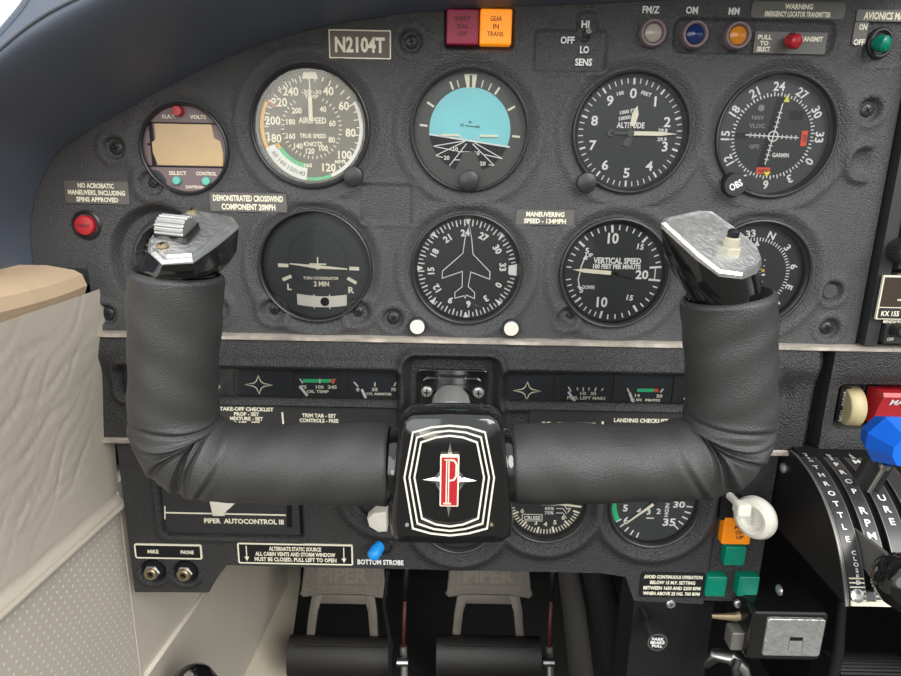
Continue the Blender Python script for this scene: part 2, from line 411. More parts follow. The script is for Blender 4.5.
mb.text('AIRSPEED', 1, 7, 6, z + .05, w=28); mb.text('TRUE SPEED', 1, -8, 4.2, z + .05, w=27); mb.text('KNOTS', 1, -16, 4.6, z + .05, w=19)
mb.text('-30+-30', 1, 34, 4, z + .05, w=20); mb.text('TEMP', 1, 29.5, 3.8, z + .05); mb.text('MPH', 28, -33, 3.6, z + .05)
mb.text('160', -5, -37, 4.2, z + .05)
mb.build('dial_markings', 'cream', t)
mb = MB(s)
for s_, a in (('60', 235), ('160', 222), ('150', 208), ('140', 196)): mb.rtext(s_, a, 46.5, 4.6, z + .1, rot=-a + 180)
mb.build('small_numerals', 'inkg', t)
mb = MB(s); mb.prism([(-8, 46), (8, 46), (6, 53), (-6, 53)], z + .1, z + .4); mb.build('top_window', 'cream', t)
needle(t, s, [(-2, 6), (2, 6), (2, 28), (.8, 30), (.5, 46), (-.5, 46), (-.8, 30), (-2, 28)], z + 2.5, 'cream'); hub(t, s, 3, z + .3)
knob(t, s, 43, -47, 10, 8, 'bezel', 'knob')
# attitude
t, s, r, z = gauge('ai', 'attitude_indicator', 'round attitude indicator with a light blue sky half and black ground', 'dialr')
mb = MB(s); mb.lathe([(41, z), (41, z + .2), (.01, z + .2)], 0, 1, 64); mb.build('sky_disc', 'sky', t)
mb = MB(s); pts = [(0 + 41 * math.sin(rad(a)), 1 + 41 * math.cos(rad(a))) for a in np.linspace(-97, -248, 30)]
mb.prism(pts, z + .3, z + .55); g = mb.build('ground_disc', 'black', t)
z2 = z + .6
mb = MB(s); mb.line(-41, -3.6, 41, -14.5, 1.6, z2)
for a, b, c, d in ((-3, -9, -37, -15), (-37, -15, -15, -19), (-5, -10, -34, -24), (-34, -24, -27, -26), (-3, -12, -20, -34), (5, -11, 34, -26), (34, -26, 14, -22), (3, -12, 26, -33), (26, -33, 20, -32), (-16, -28, -8, -28), (-12, -20, 0, -20), (1, -20, 5, -21)): mb.line(a, b, c, d, .9, z2)
mb.text('10', -14, -17.5, 4, z2 + .2); mb.text('10', 8, -21, 4, z2 + .2); mb.text('20', -23, -26, 4, z2 + .2); mb.text('20', 14, -31, 4, z2 + .2)
mb.build('pitch_lines', 'white', t)
mb = MB(s); mb.text('20', 0, 9, 2, z2); mb.line(-5, 5.5, 6, 4.5, .7, z2); mb.text('10', -8, 6, 2.6, z2); mb.text('10', 8, 4.6, 2.6, z2); mb.build('sky_markings', 'inkd', t)
mb = MB(s); mb.box(-29, -10, -5.2, -3.0, z2, z2 + 1.4); mb.box(10, 29, -5.2, -3.0, z2, z2 + 1.4); mb.line(-11, -4, -8.5, -7, 1.2, z2, 0, 1); mb.line(11, -4, 8.5, -7, 1.2, z2, 0, 1); mb.build('wing_bars', 'cream', t)
mb = MB(s)
sk = [(0 + 41.5 * math.sin(rad(a)), 1 + 41.5 * math.cos(rad(a))) for a in np.linspace(222, 138, 16)]
mb.prism([(-42, -33), (-14, -38), (-6, -20), (6, -20), (14, -38), (42, -33), (42, -44), (20, -56), (-20, -56), (-42, -44)], z2 + .3, z2 + .9)
mb.build('lower_mask', 'dialr', t)
mb = MB(s)
for a in (-90 + 6, -58, -30 + 6, -16, 14, 24, 34, 61, 95): mb.tick(a, 43, 51 if a not in (-16, 14, 24) else 50, 2 if a not in (-16, 14, 24) else 1.1, z + .4)
mb.prism([(-7, 54), (-1.5, 54), (-1.5, 41), (-4, 41)], z + .4, z + .8); mb.prism([(1, 54), (6, 54), (4, 41), (1, 41)], z + .4, z + .8); mb.line(-6, 53.5, 5, 53.5, 1, z + .4)
mb.build('bank_marks', 'cream', t)
knob(t, s, 0, -48, 10, 7, 'bezel', 'knob')
# altimeter
t, s, r, z = gauge('alt', 'altimeter', 'round altimeter with long needle pointing to the right between 2 and 3')
mb = MB(s)
for i in range(50): mb.tick(i * 7.2, r - (7.5 if i % 5 == 0 else 6.5), r - 1.5, 1.9 if i % 5 == 0 else 1.0, z)
for i in range(10): mb.rtext(str(i), i * 36, 38.5, 9.6, z, bold=.006)
mb.text('ALTITUDE', 0, 8, 5.6, z, w=28); mb.text('1000 FT', -4, 21, 3.6, z, rot=10, w=16); mb.text('10000 FT', -3, 15.5, 3.6, z, rot=10, w=19)
mb.text('100', -13, 38, 3.5, z, rot=15); mb.text('FEET', 13, 38, 3.5, z, rot=-15)
mb.text('29.8', 33, 3.5, 3.6, z); mb.text('29.9', 33, -5, 3.6, z)
mb.build('dial_markings', 'white', t)
mb = MB(s); mb.prism([(27, 8), (39, 8), (39, -9), (27, -9)], z - .1, z - .02); mb.build('pressure_window', 'dialg', t)
needle(t, s, rotp([(-2, 3), (2, 3), (2, 30), (0, 47), (-2, 30)], 90), z + 2.5, 'cream', 'long_needle')
needle(t, s, rotp([(-2.5, 7), (2.5, 7), (3.3, 19), (0, 27), (-3.3, 19)], 10), z + 1.6, 'cream', 'short_needle')
mb = MB(s); mb.line(-20, 0, 0, 0, 2.4, z + 2, 0, .6); mb.cyl(-20, 0, 3.4, z + 2, z + 2.6, 20); mb.prism([(-3, -3), (3, -3), (0, -14), (-8, -11)], z + 1.2, z + 1.8); mb.cyl(0, 0, 3.5, z + 2, z + 3.4); mb.build('counterweight', 'dialr', t)
knob(t, s, -43, -49, 10, 9, 'bezel', 'knob')
# VOR
t, s, r, z = gauge('vor', 'course_indicator', 'round course deviation indicator with crossed white needles and orange flags', 'dialg', deep=10)
mb = MB(s); mb.lathe([(39, z), (.01, z)], n=64); mb.build('inner_face', 'dial', t)
mb = MB(s)
names = ['24', '27', '30', '33', '0', '3', '6', '9', '12', '15', '18', '21']
for i, n_ in enumerate(names): mb.rtext(n_, i * 30, 48, 8.6, z + .1, rot=-i * 30, bold=.01, sx=.9)
for i in range(72): mb.tick(i * 5, 38.5, 42.5 if i % 2 else 41, 1.1, z + .1)
mb.build('compass_card', 'white', t)
mb = MB(s); mb.box(-38, -26, -3, 3, z + .1, z + .3); mb.prism([(-1, 37), (7, 37), (-4, -32), (-12, -32)], z + .1, z + .3); mb.prism([(14, 16), (28, 16), (28, 25), (14, 25)], z + .1, z + .4)
mb.build('needle_slot', 'black', t)
mb = MB(s); mb.M = Matrix.Rotation(rad(-2), 4, 'Z')
mb.line(-28, 0, 26, 0, 1.1, z + 1.5)
for i in range(-5, 6):
    if i: mb.line(i * 4.6, -2.2, i * 4.6, 2.2, .9, z + 1.5)
mb.build('glideslope_needle', 'white', t)
mb = MB(s); mb.M = Matrix.Rotation(rad(-9), 4, 'Z')
mb.line(0, -28, 0, 32, 1.1, z + 1.8)
for i in range(-5, 6):
    if i: mb.line(-2.2, i * 4.6, 2.2, i * 4.6, .9, z + 1.8)
mb.arc(4.2, 5.4, 0, 360, z + 2, 0, n=32); mb.build('localizer_needle', 'white', t)
mb = MB(s); mb.prism([(6, 33), (12, 33), (9, 40)], z + .6, z + .9); mb.prism([(-4, -35), (3, -35), (-1, -40)], z + .9, z + 1.2); mb.build('course_pointer', 'lemon', t)
mb = MB(s); mb.box(29, 35, -9, 6, z + .5, z + .9); mb.build('to_flag', 'flag', t)
mb = MB(s); mb.box(-12, 2, -37, -30.5, z + .5, z + .9); mb.build('nav_flag', 'flag', t)
mb = MB(s); mb.text('GS', 32, -1, 4, z + 1, rot=90); mb.text('NAV', -5, -33.7, 3.6, z + 1, w=10); mb.build('flag_lettering', 'inkd', t)
mb = MB(s); mb.text('NAV', -17, 18, 4, z + .1); mb.text('VLOC', -17, 10, 4, z + .1); mb.text('GPS', -17, -10, 4, z + .1); mb.cyl(-15, 27, 3.2, z, z + .2); mb.build('mode_legend', 'inkg', t)
mb = MB(s); mb.text('GARMIN', 11, -18, 4.2, z + .15, w=17); mb.build('maker_name', 'white', t)
kb = knob(t, s, -40, -48, 12, 12, 'bezel', 'course_knob', ribs=24); mb = MB(s); mb.text('OBS', -40, -48, 7, 12.3, rot=30, w=13); mb.build('knob_lettering', 'white', kb)
# turn coordinator
t, s, r, z = gauge('tc', 'turn_coordinator', 'round turn coordinator with a miniature airplane and ball tube below', 'dialg')
mb = MB(s); mb.lathe([(29, z), (28.4, z - .9), (.01, z - .9)], 1, 6, 48); mb.lathe([(29.4, z), (29.4, z + .2), (28.6, z + .2)], 1, 6, 48); mb.build('inner_face', 'dial', t)
mb = MB(s)
mb.line(-39, 0, -28.5, -.3, 3.6, z); mb.line(33, -2, 43, -2.2, 3.6, z); mb.line(-35, -15, -26, -11, 3.4, z); mb.line(31, -12, 40, -17, 3.4, z)
mb.text('L', -28.5, -22, 6.4, z, bold=.02); mb.text('R', 34.5, -24, 6.4, z, bold=.02)
mb.text('TURN COORDINATOR', 4, -12.5, 3, z, w=36); mb.text('2 MIN.', 5, -18.3, 5, z, w=17, bold=.02); mb.build('dial_markings', 'cream', t)
mb = MB(s); mb.prism([(-27, 1.4), (0, -2.6), (31, -3.2), (31, -1.9), (3, .8), (-27, 2.4)], z + 1, z + 1.6); mb.cyl(1.5, -.5, 3, z + 1, z + 2, 20); mb.line(1.5, 0, 1.5, 9, 1.3, z + 1, 0, .6); mb.line(-7, 2, 10, 2, 1.3, z + 1, 0, .6); mb.build('miniature_airplane', 'cream', t)
mb = MB(s); q = [(-21 + 51 * i / 14, -29 - 2.2 * math.sin(PI * i / 14)) for i in range(15)]; mb.prism(q + [(x, y - 11.5) for x, y in q[::-1]], z, z + 1.4, bev=.5); mb.build('ball_tube', 'creamp', t)
mb = MB(s); mb.cyl(7.5, -36.6, 4.6, z + 1.2, z + 2.2, 24, bev=.5); mb.build('ball', 'black', t)
mb = MB(s); mb.line(-3.5, -29, -3.5, -44, 1.1, z + 1.6); mb.line(12.5, -29, 12.5, -44, 1.1, z + 1.6); mb.build('ball_wire', 'white', t)
# heading indicator
t, s, r, z = gauge('hi', 'heading_indicator', 'round heading indicator with a white airplane outline in its centre', deep=7)
mb = MB(s)
for i in range(72): mb.tick(i * 5 - 4 + 0, r - (8 if i % 2 == 0 else 6), r - 1.5, 1.2 if i % 2 == 0 else .9, z)
for i, n_ in enumerate(names): mb.rtext(n_, i * 30 - 4, 36.5, 6.6, z, rot=-(i * 30 - 4), bold=.02, sx=.9)
for i in range(8):
    a = i * 45; mb.prism(rotp([(-2.8, r - 1), (2.8, r - 1), (0, r - 7)], a), z + .3, z + .6)
mb.prism(rotp([(-6, r - .5), (6, r - .5), (4, r - 9), (-4, r - 9)], 90), z + .25, z + .5)
mb.build('compass_card', 'white', t)
pl = [(348, 118), (330, 180), (322, 245), (232, 325), (230, 358), (322, 325), (322, 395), (290, 420), (290, 447), (332, 435), (337, 447), (343, 432), (380, 447), (380, 420), (350, 393), (360, 327), (447, 358), (447, 325), (368, 248), (360, 180)]
MB(s).pline([((a - 342) / 4.5, (315 - b) / 4.4) for a, b in pl], .8, z + 1.5, closed=True).build('airplane_outline', 'white', t)
for n_, kx, ky in (('cage_knob', -49, -57.5), ('heading_knob', 46, -57.5)):
    kb = knob(t, s, kx, ky, 9, 9, 'bezel', n_); MB(s).cyl(kx, ky, 7.4, 8.8, 9.6, bev=.4).build('knob_face', 'creamp', kb)
# vertical speed
t, s, r, z = gauge('vsi', 'vertical_speed_indicator', 'round vertical speed indicator with its needle pointing left at zero', deep=7)
mb = MB(s)
def vticks(a0, a1, n): 
    for i in range(1, n): mb.tick(a0 + (a1 - a0) * i / n, r - 7, r - 2, 1.2, z)
ma = (-92, -50, -6, 40, 84); mi = (-92, -130, -168, -215, -262)
for q in (ma, mi):
    for i in range(4): vticks(q[i], q[i + 1], 5)
for a in (-50, -6, 40, -130, -168, -215): mb.tick(a, r - 9.5, r - 2, 2.2, z)
mb.line(36, 6, 48, 7, 2, z); mb.line(36, -6, 48, -7, 2, z); mb.line(42, -6, 42, 6, 1, z)
mb.text('10', -3, 35, 10.5, z, w=11); mb.text('10', -9, -30, 10.5, z, w=11); mb.text('20', 29, -1, 9, z, w=13)
mb.text('15', 25, 27, 5.6, z, rot=-8); mb.text('15', 19, -25, 5.6, z, rot=-8); mb.text('5', -28, 22, 5.6, z); mb.text('5', -31, -18, 5.6, z)
mb.text('UP', -25.5, 17.5, 4, z); mb.text('DOWN', -24, -15, 4, z, w=12)
mb.text('VERTICAL SPEED', 3, 12.5, 6, z, w=48, bold=.02); mb.text('100 FEET PER MINUTE', 3, 6.5, 4.6, z, w=48, bold=.02)
mb.pline([(-34, -2), (-33, 6), (-30, 14)], 1.1, z); mb.pline([(-34, -2), (-35, -8), (-33, -16)], 1.1, z); mb.prism([(-32, 13), (-27, 13), (-29, 18)], z, z + .3); mb.prism([(-36, -14), (-31, -15), (-32, -19)], z, z + .3)
mb.build('dial_markings', 'white', t)
needle(t, s, rotp([(-2, 3), (2, 3), (2, 30), (0, 42), (-2, 30)], -86), z + 2, 'cream'); mb = MB(s); mb.line(0, 0, 21, -5, 2.2, z + 1.6, 0, .6); mb.cyl(0, 0, 4, z + 1.4, z + 2.2); mb.build('counterweight', 'bezel', t)
# lower right nav gauge
t, s, r, z = gauge('nav', 'course_indicator', 'round compass dial lettered N and E, half hidden behind the right yoke grip', 'dial', deep=9)
mb = MB(s)
for i, n_ in enumerate(['N', '3', '6', 'E', '12', '15', 'S', '21', '24', 'W', '30', '33']): mb.rtext(n_, i * 30 + 19, 41, 7, z, rot=-(i * 30 + 19))
for i in range(72): mb.tick(i * 5 + 19, 33, 36.5, 1, z)
mb.prism([(-3.5, 28), (2.5, 28), (-.5, 34)], z + .2, z + .4); mb.line(6, -1, 12, -1, 2, z + .3)
for yy in (14, 8, -8, -14): mb.cyl(10, yy, .7, z, z + .3, 8)
mb.build('compass_card', 'white', t); MB(s).box(5, 11, 2, 4.5, z + .2, z + .5).build('marker_flag', 'yellow', t)
# OAT / volts
t, s, r, z = gauge('oat', 'temperature_display', 'small round mauve display with blank amber screen and red button at top', 'mauve', deep=4, glass=False)
mb = MB(s); mb.box(-34, 34, 24, 25.5, z, z + .3); mb.box(-39, 39, -18, -16.5, z, z + .3); mb.box(-35, -31, -17, 24, z, z + .3); mb.box(-38, -33, 3, 5, z, z + .4); mb.build('screen_surround', 'black', t)
mb = MB(s); mb.prism([(-29, 24), (28, 24), (30, 11), (36, 8), (38, -4), (37, -16), (-29, -16), (-33, -4), (-33, 6), (-29, 9)], z + .3, z + .8, bev=.2); mb.build('screen', 'lcd', t)
mb = MB(s); mb.text('O.A.T.', -14, 31, 3.6, z, w=14); mb.text('VOLTS', 15, 31, 3.6, z, w=16); mb.text('SELECT', -10, -23.5, 3.6, z, w=18); mb.text('CONTROL', 19, -23.5, 3.6, z, w=21); mb.text('DAVTRON', 6, -37, 3, z, w=18); mb.build('lettering', 'cream', t)
knob(t, s, -3, 36, 5, 3.5, 'red', 'red_button', z0=z); knob(t, s, -11, -31, 4.2, 0, 'mint', 'select_button', z0=z); knob(t, s, 19, -31, 4.2, 0, 'mint', 'control_button', z0=z)
# gauge behind the left grip
t, s, r, z = gauge('adf', 'vacuum_gauge', 'small dark round gauge mostly hidden behind the left yoke grip', 'dial', Y=.009, deep=5)
mb = MB(s)
for i in range(30): mb.tick(i * 12, r - 6, r - 1, 1.2, z)
mb.build('dial_markings', 'white', t)

# ------------------------------------------------------------------ placards
def placard(label, a, b, c, d, lines, base='greyplate', ink='cream', Y=-.0004, rr_=1.5, border=0, h=None, th=.8, name='placard', ws=None, rot=0, extra=None, ys=None):
    p = P((a + c) / 2, (b + d) / 2, Y); x0, x1, z0, z1 = wrect(a, b, c, d, Y); s = mpp(p); W = (x1 - x0) / s; Hh = (z1 - z0) / s
    t = thing(name, label, 'sign', p, M=frame(p, Matrix.Rotation(rad(rot), 4, 'Z')))
    mb = MB(s)
    if border:
        mb.rrect(0, 0, W, Hh, rr_, -.5, th, 1); mb.rrect(0, 0, W - 2 * border, Hh - 2 * border, max(.3, rr_ - border), -.5, th + .12, 0)
    else:
        mb.rrect(0, 0, W, Hh, rr_, -.5, th, 0, bev=.25)

    mb.build('plate', [base, ink], t)
    mb = MB(s); n = len(lines); inner = Hh - 2 * border; hh = h or inner / n * .62
    for i, l in enumerate(lines):
        y = inner / 2 * .9 - (i + .5) * inner * .9 / n if ys is None else ys[i]
        w = ws[i] if ws else None
        if isinstance(l, tuple): mb.text(l[0], l[1], y, hh, th + .2, bold=.02, w=l[2])
        else: mb.text(l, 0, y, hh, th + .2, bold=.02, w=w)
    if extra: extra(mb, W, Hh, th + .2)
    mb.build('lettering', ink, t); return t
placard('small brown plate with cream border reading N2104T', 329, 30, 391, 59, ['N2104T'], 'brown', border=1.2, rr_=.8, h=14, ws=[50])
placard('placard reading NO ACROBATIC MANEUVERS above the round red button', 65, 181, 129, 204, ['NO ACROBATIC', 'MANEUVERS, INCLUDING', 'SPINS APPROVED'], ws=[36, 57, 42], rot=-.4)
placard('placard reading DEMONSTRATED CROSSWIND COMPONENT 20MPH beside the left grip top', 210, 193, 287, 212, ['DEMONSTRATED CROSSWIND', 'COMPONENT 20MPH'], ws=[70, 54])
placard('placard reading MANEUVERING SPEED - 134MPH between heading and speed dials', 516, 210, 574, 225, ['MANEUVERING', 'SPEED - 134MPH'], ws=[38, 42])
placard('placard reading WARNING EMERGENCY LOCATOR TRANSMITTER at panel top', 751, 2, 845, 19, ['WARNING', 'EMERGENCY LOCATOR TRANSMITTER'], ws=[28, 66], rr_=4)
def am(mb, W, H, z): pass
placard('placard reading AVIONICS MASTER beside the green toggle', 856, 10, 925, 22, ['AVIONICS MASTER'], ws=[54], rr_=1)
placard('small placard reading ON and OFF left of the green toggle', 853, 22, 867, 45, [('ON', 1.5, 8), ('OFF', 0, 11)], h=5.5, ys=[6, -8])
# marker beacon lights
for a, b, R, lens, nm, lab in ((651.5, 34, 14, 'lens_clear', 'FM/Z', 'round marker light with clear lens below FM/Z lettering'), (693, 35.5, 14, 'lens_blue', 'OM', 'round marker light with dark blue lens below OM lettering'), (735.5, 36.5, 14, 'lens_amber', 'MM', 'round marker light with amber lens below MM lettering')):
    p = P(a, b); s = mpp(p); t = thing('marker_light', lab, 'indicator light', p, 'marker beacon lights')
    mb = MB(s); mb.lathe([(13, -6), (13.5, 2), (13, 7), (12, 8.5), (10.5, 8.6), (9.5, 7.5), (9, 5)], n=40); mb.build('bezel_ring', 'mauve', t)
    MB(s).lathe([(9.2, 4), (8.4, 6.5), (5.5, 8.5), (.01, 9.5)], n=32).build('lens', lens, t)
for txt, a, b, w in (('FM/Z', 651, 9.5, 17), ('OM', 692, 10, 12), ('MM', 734, 11, 11), ('OFF', 567.5, 40, 14), ('HI', 585.5, 24, 8), ('LO', 584.5, 49.5, 9), ('SENS', 583.5, 62, 17)):
    Yt = .0002 if a < 620 else -.0004
    p = P(a, b, Yt); s = mpp(p); MB(s).text(txt, 0, 0, 6.6, .3, bold=.015, w=w).build('panel_lettering', 'white', panel).matrix_local = frame(p)
p = P(585, 36, .0012); s = mpp(p); t = thing('toggle_switch', 'small black toggle between HI and LO lettering', 'switch', p)
MB(s).lathe([(6, 0), (6, 1.5), (4.5, 2)], n=6).build('nut', 'bezel', t); MB(s).tube([(0, 0, 0), (.5, 1, 5), (1.2, 2.5, 12)], [2, 2, 2.8], 12).build('lever', 'grey', t)
# annunciator buttons
for a0, a1, mk, lines, lab in ((446.5, 478.5, 'maroon', ['INERT', 'SEAL', 'OFF'], 'square maroon annunciator light at panel top'), (480, 511.5, 'lamp', ['GEAR', 'IN', 'TRANS.'], 'square orange annunciator light reading GEAR IN TRANS.')):
    p = P((a0 + a1) / 2, 27.5, -.002); s = mpp(p); t = thing('annunciator_light', lab, 'indicator light', p, 'annunciator lights')
    W = a1 - a0; MB(s).rrect(0, 0, W, 33, 1, -8, 4, bev=1.6).build('lens_cap', mk, t)
    mb = MB(s)
    for i, l in enumerate(lines): mb.text(l, 0, 7.5 - i * 7, 4.6, 4.1, bold=-.004, w=len(l) * 2.9)
    mb.build('lettering', 'inkd', t)
# ELT switch
p = P(791, 42, .001); s = mpp(p); t = thing('toggle_switch', 'red tipped toggle on a PULL TO SELECT plate', 'switch', p)
MB(s).rrect(-1, -1, 72, 20, 1, -1, .8).build('switch_plate', 'greyplate', t)
mb = MB(s); mb.text('PULL', -27, 4, 4.2, 1, bold=.02); mb.text('TO', -27, -1.5, 4, 1, bold=.02); mb.text('SELECT', -27, -7, 4.2, 1, bold=.02, w=13); mb.text('TRANSMIT', 18, 3, 4.6, 1, bold=.02, w=26); mb.build('lettering', 'cream', t)
MB(s).lathe([(6, 0), (6, 2), (5, 2.5)], 0, 3, 6).build('nut', 'bezel', t)
MB(s).tube([(-2, 3, 0), (-1, 2, 8)], 2, 12).build('lever', 'steel', t); mb = MB(s); mb.tube([(-6, 1, 5), (-5.5, .7, 6), (-4, -1, 11), (-2, -2.5, 16), (-1, -3, 18), (-.5, -3.3, 19)], [4, 5.5, 7, 7, 5.2, 1], 20); mb.build('red_tip', 'red', t)
p = P(880, 43); s = mpp(p); t = thing('toggle_switch', 'green tipped toggle beside the AVIONICS MASTER lettering', 'switch', p)
MB(s).lathe([(13, -3), (13, 1.5), (11.5, 3), (10, 3), (9, 0)], n=36, sy=1.15).build('collar', 'bezel', t)
MB(s).tube([(-3, 5, 0), (-1, 2, 8)], 3, 12).build('lever', 'steel', t); mb = MB(s); mb.tube([(-9, 0, 5), (-8.5, -.5, 6), (-6, -2, 10), (-3, -3.5, 14), (-1.5, -4, 16), (-1, -4.3, 17)], [4, 6, 8, 8, 6, 1], 20); mb.build('green_tip', 'teal', t)
p = P(87, 225); s = mpp(p); t = thing('push_button', 'round red push button below the NO ACROBATIC placard', 'switch', p)
MB(s).lathe([(15, -3), (15, 1), (13, 2.5), (11.5, 1)], n=36).build('collar', 'bezel', t); MB(s).lathe([(9.8, 0), (9.8, 5), (9, 6), (7.5, 6.4), (.01, 6.4)], n=32).build('button', 'red', t); MB(s).text('ONLY', 0, 0, 3.6, 6.55, w=12).build('lettering', 'inkd', t)

# ------------------------------------------------------------------ trim strips, mid panel
YM = -.003
def strip(label, px0, px1, pyA, h, Y, x0=None, x1=None):
    c = P(450, pyA, Y); mb = MB(); a = P(px0, pyA, Y).x if x0 is None else x0; b = P(px1, pyA, Y).x if x1 is None else x1
    mb.loops([[(x, y + .0004 * random.uniform(-1, 1), z) for y, z in ((.006, -h / 2), (-.002, -h / 2), (-.0035, -h / 4), (-.0035, h / 4), (-.002, h / 2), (.006, h / 2))] for x in np.linspace(a, b, 90)])
    o = mb.build('trim_strip', 'strip'); o.location = c; return tag(o, label, 'trim strip')
zt = strip('worn metal edge strip between upper and middle panels', 98, 930, 340.5, .0036, -.002, x0=-.222, x1=.33).location.z
zb_ = strip('worn metal edge strip between middle panel and throttle quadrant', 98, 930, 445.5, .0042, -.001, x0=-.222, x1=.33).location.z
w_l = wrect(122, 370, 398, 398, YM); w_r = wrect(502, 375.5, 768, 404, YM); w_c = wrect(407, 357, 496, 470, YM); pl_l = wrect(128, 405, 400, 440, YM); pl_r = wrect(528, 411, 768, 440, YM)
def h_mid(X, Z):
    H = np.full_like(X, .0)
    zt_ = zt - .004
    H += .004 * np.exp(-((Z - zt_ + .008) / .009) ** 2)
    for r, soft in ((w_l, .0016), (w_r, .0016)):
        mk, d = rectmask(X, Z, r, soft, .003); H += .0026 * np.exp(-((d - .0042) / .0025) ** 2); H = H * (1 - mk) - .005 * mk
    for r in (pl_l, pl_r):
        mk, d = rectmask(X, Z, r, .0006, .001); H = H * (1 - mk) - .0006 * mk
    mk, d = rectmask(X, Z, w_c, .004, .006); H = H * (1 - mk) + mk * (-.006) + .0045 * np.exp(-((d - .003) / .0028) ** 2)
    p = P(786, 395, YM); H -= .002 * np.exp(-(((X - p.x) / .004) ** 2 + ((Z - p.z) / .007) ** 2))
    xe = P(820, 395, YM).x; H -= .008 * sstep(xe - .006, xe, X)
    return H
mid = thing('gauge_strip_panel', 'black grained middle panel holding the two rows of small engine gauges', 'instrument panel', None, M=Matrix())
hfield('panel_plate', 'lower', -.224, P(821, 395, YM).x, 520, lambda x: np.full_like(x, zb_ + .0018), lambda x: np.full_like(x, zt - .0016), 110, h_mid, YM, parent=mid)
o = MB(); r = pl_l; o.prism([(r[0], r[2]), (r[1], r[2]), (r[1], r[3]), (r[0], r[3])], 0, .0006)
def onplane(mb, name, mats, parent, Y): 
    q = mb.build(name, mats, parent); q.matrix_local = Matrix.Translation((0, Y, 0)) @ FR; return q
def checklist(label, r, items, Y, name='checklist_placard'):
    t = thing(name, label, 'sign', None, M=Matrix.Translation((0, Y, 0)) @ FR)
    MB().rrect((r[0] + r[1]) / 2, (r[2] + r[3]) / 2, r[1] - r[0] - .001, r[3] - r[2] - .001, .001, 0, .0008).build('plate', 'plate', t)
    mb = MB()
    for txt, a, b, w, h in items:
        p = P(a, b, Y - .001); s = mpp(p); mb.text(txt, p.x, p.z, h * s, .0010, bold=.02, w=w * s)
    return t, mb
t, mb = checklist('black checklist placard headed TAKE-OFF CHECKLIST', pl_l, [('TAKE-OFF CHECKLIST', 246.5, 409, 54, 4), ('PROP - SET', 246.5, 414, 25, 3.8), ('MIXTURE - SET', 246.5, 418.5, 33, 3.8), ('FLAPS - SET', 246.5, 423, 27, 3.8), ('TRIM TAB - SET', 319, 415.5, 34, 4), ('CONTROLS - FREE', 319, 420.5, 39, 4), ('DOOR - LATCHED', 319, 426, 36, 4), ('FUEL - ON PROPER TANK', 180, 415, 50, 3.8)], YM + .0005)
for a in (282.5, 213): 
    p, q = P(a, 412, YM), P(a + 1, 424, YM); mb.line(p.x, p.z, q.x, q.z, .0011, .001)
mb.build('lettering', 'cream', t)
t, mb = checklist('black checklist placard headed LANDING CHECKLIST', pl_r, [('LANDING CHECKLIST', 641, 420.5, 54, 4.2), ('MIXTURE - SET', 640, 426, 33, 3.8), ('FUEL - ON PROPER TANK', 569, 424, 54, 4), ('SEAT', 686, 428, 13, 4)], YM + .0005)
for a in (602.5, 674.5):
    p, q = P(a, 421, YM), P(a, 430, YM); mb.line(p.x, p.z, q.x, q.z, .0014, .001)
mb.build('lettering', 'cream', t)
# engine gauge rows
YG = YM + .0045
def cluster(label, r, cells, stars, marks, needles, arcs, texts):
    t = thing('engine_gauge_row', label, 'engine gauges', None, M=Matrix.Translation((0, YG, 0)) @ FR)
    MB().rrect((r[0] + r[1]) / 2, (r[2] + r[3]) / 2, r[1] - r[0] + .002, r[3] - r[2] + .002, .002, -.002, .0002).build('face', 'dialb', t)
    for a in cells:
        p = P(a, (385), YG); s = mpp(p); mb = MB(); mb.box(p.x - 3 * s, p.x + 3 * s, r[2], r[3], 0, .0012); mb.build('divider', 'bezel', t)
    for a, b in stars:
        p = P(a, b, YG); s = mpp(p); mb = MB(s)
        q = [(0, 9.5), (2.2, 3.8), (5, 1.6), (14, 0), (5, -1.6), (2.2, -3.8), (0, -9.5), (-2.2, -3.8), (-5, -1.6), (-14, 0), (-5, 1.6), (-2.2, 3.8)]
        mb.pline(q, 1.1, 0, closed=True); o = mb.build('star_emblem', 'cream', t); o.matrix_local = Matrix.Translation((p.x, p.z, .0006))
    mb = MB()
    for a, b, c, d, w in marks:
        p, q = P(a, b, YG), P(c, d, YG); mb.line(p.x, p.z, q.x, q.z, w * mpp(p), .0006)
    for txt, a, b, w, h in texts:
        p = P(a, b, YG); s = mpp(p); mb.text(txt, p.x, p.z, h * s, .0008, bold=.02, w=w * s)
    mb.build('scale_markings', 'cream', t)
    for a, b, c, d in needles:
        p, q = P(a, b, YG), P(c, d, YG); mb = MB(); mb.line(p.x, p.z, q.x, q.z, 2.4 * mpp(p), .0011, 0, .0005); mb.build('needle', 'white', t)
    for a, c, b, h in arcs:
        p, q = P(a, b, YG), P(c, b, YG); s = mpp(p); mb = MB(); mb.line(p.x, p.z, q.x, q.z, h * s, .0005); mb.line(q.x - 2 * s, q.z, q.x + 2 * s, q.z, h * s, .00075, 1); mb.build('green_arc', ['green', 'flag'], t)
    x0, x1, z0, z1 = r; MB().add([(x0, z0, .0030), (x1, z0, .0030), (x1, z1, .0030), (x0, z1, .0030)], [[0, 1, 2, 3]]).build('glass', 'glass', t)
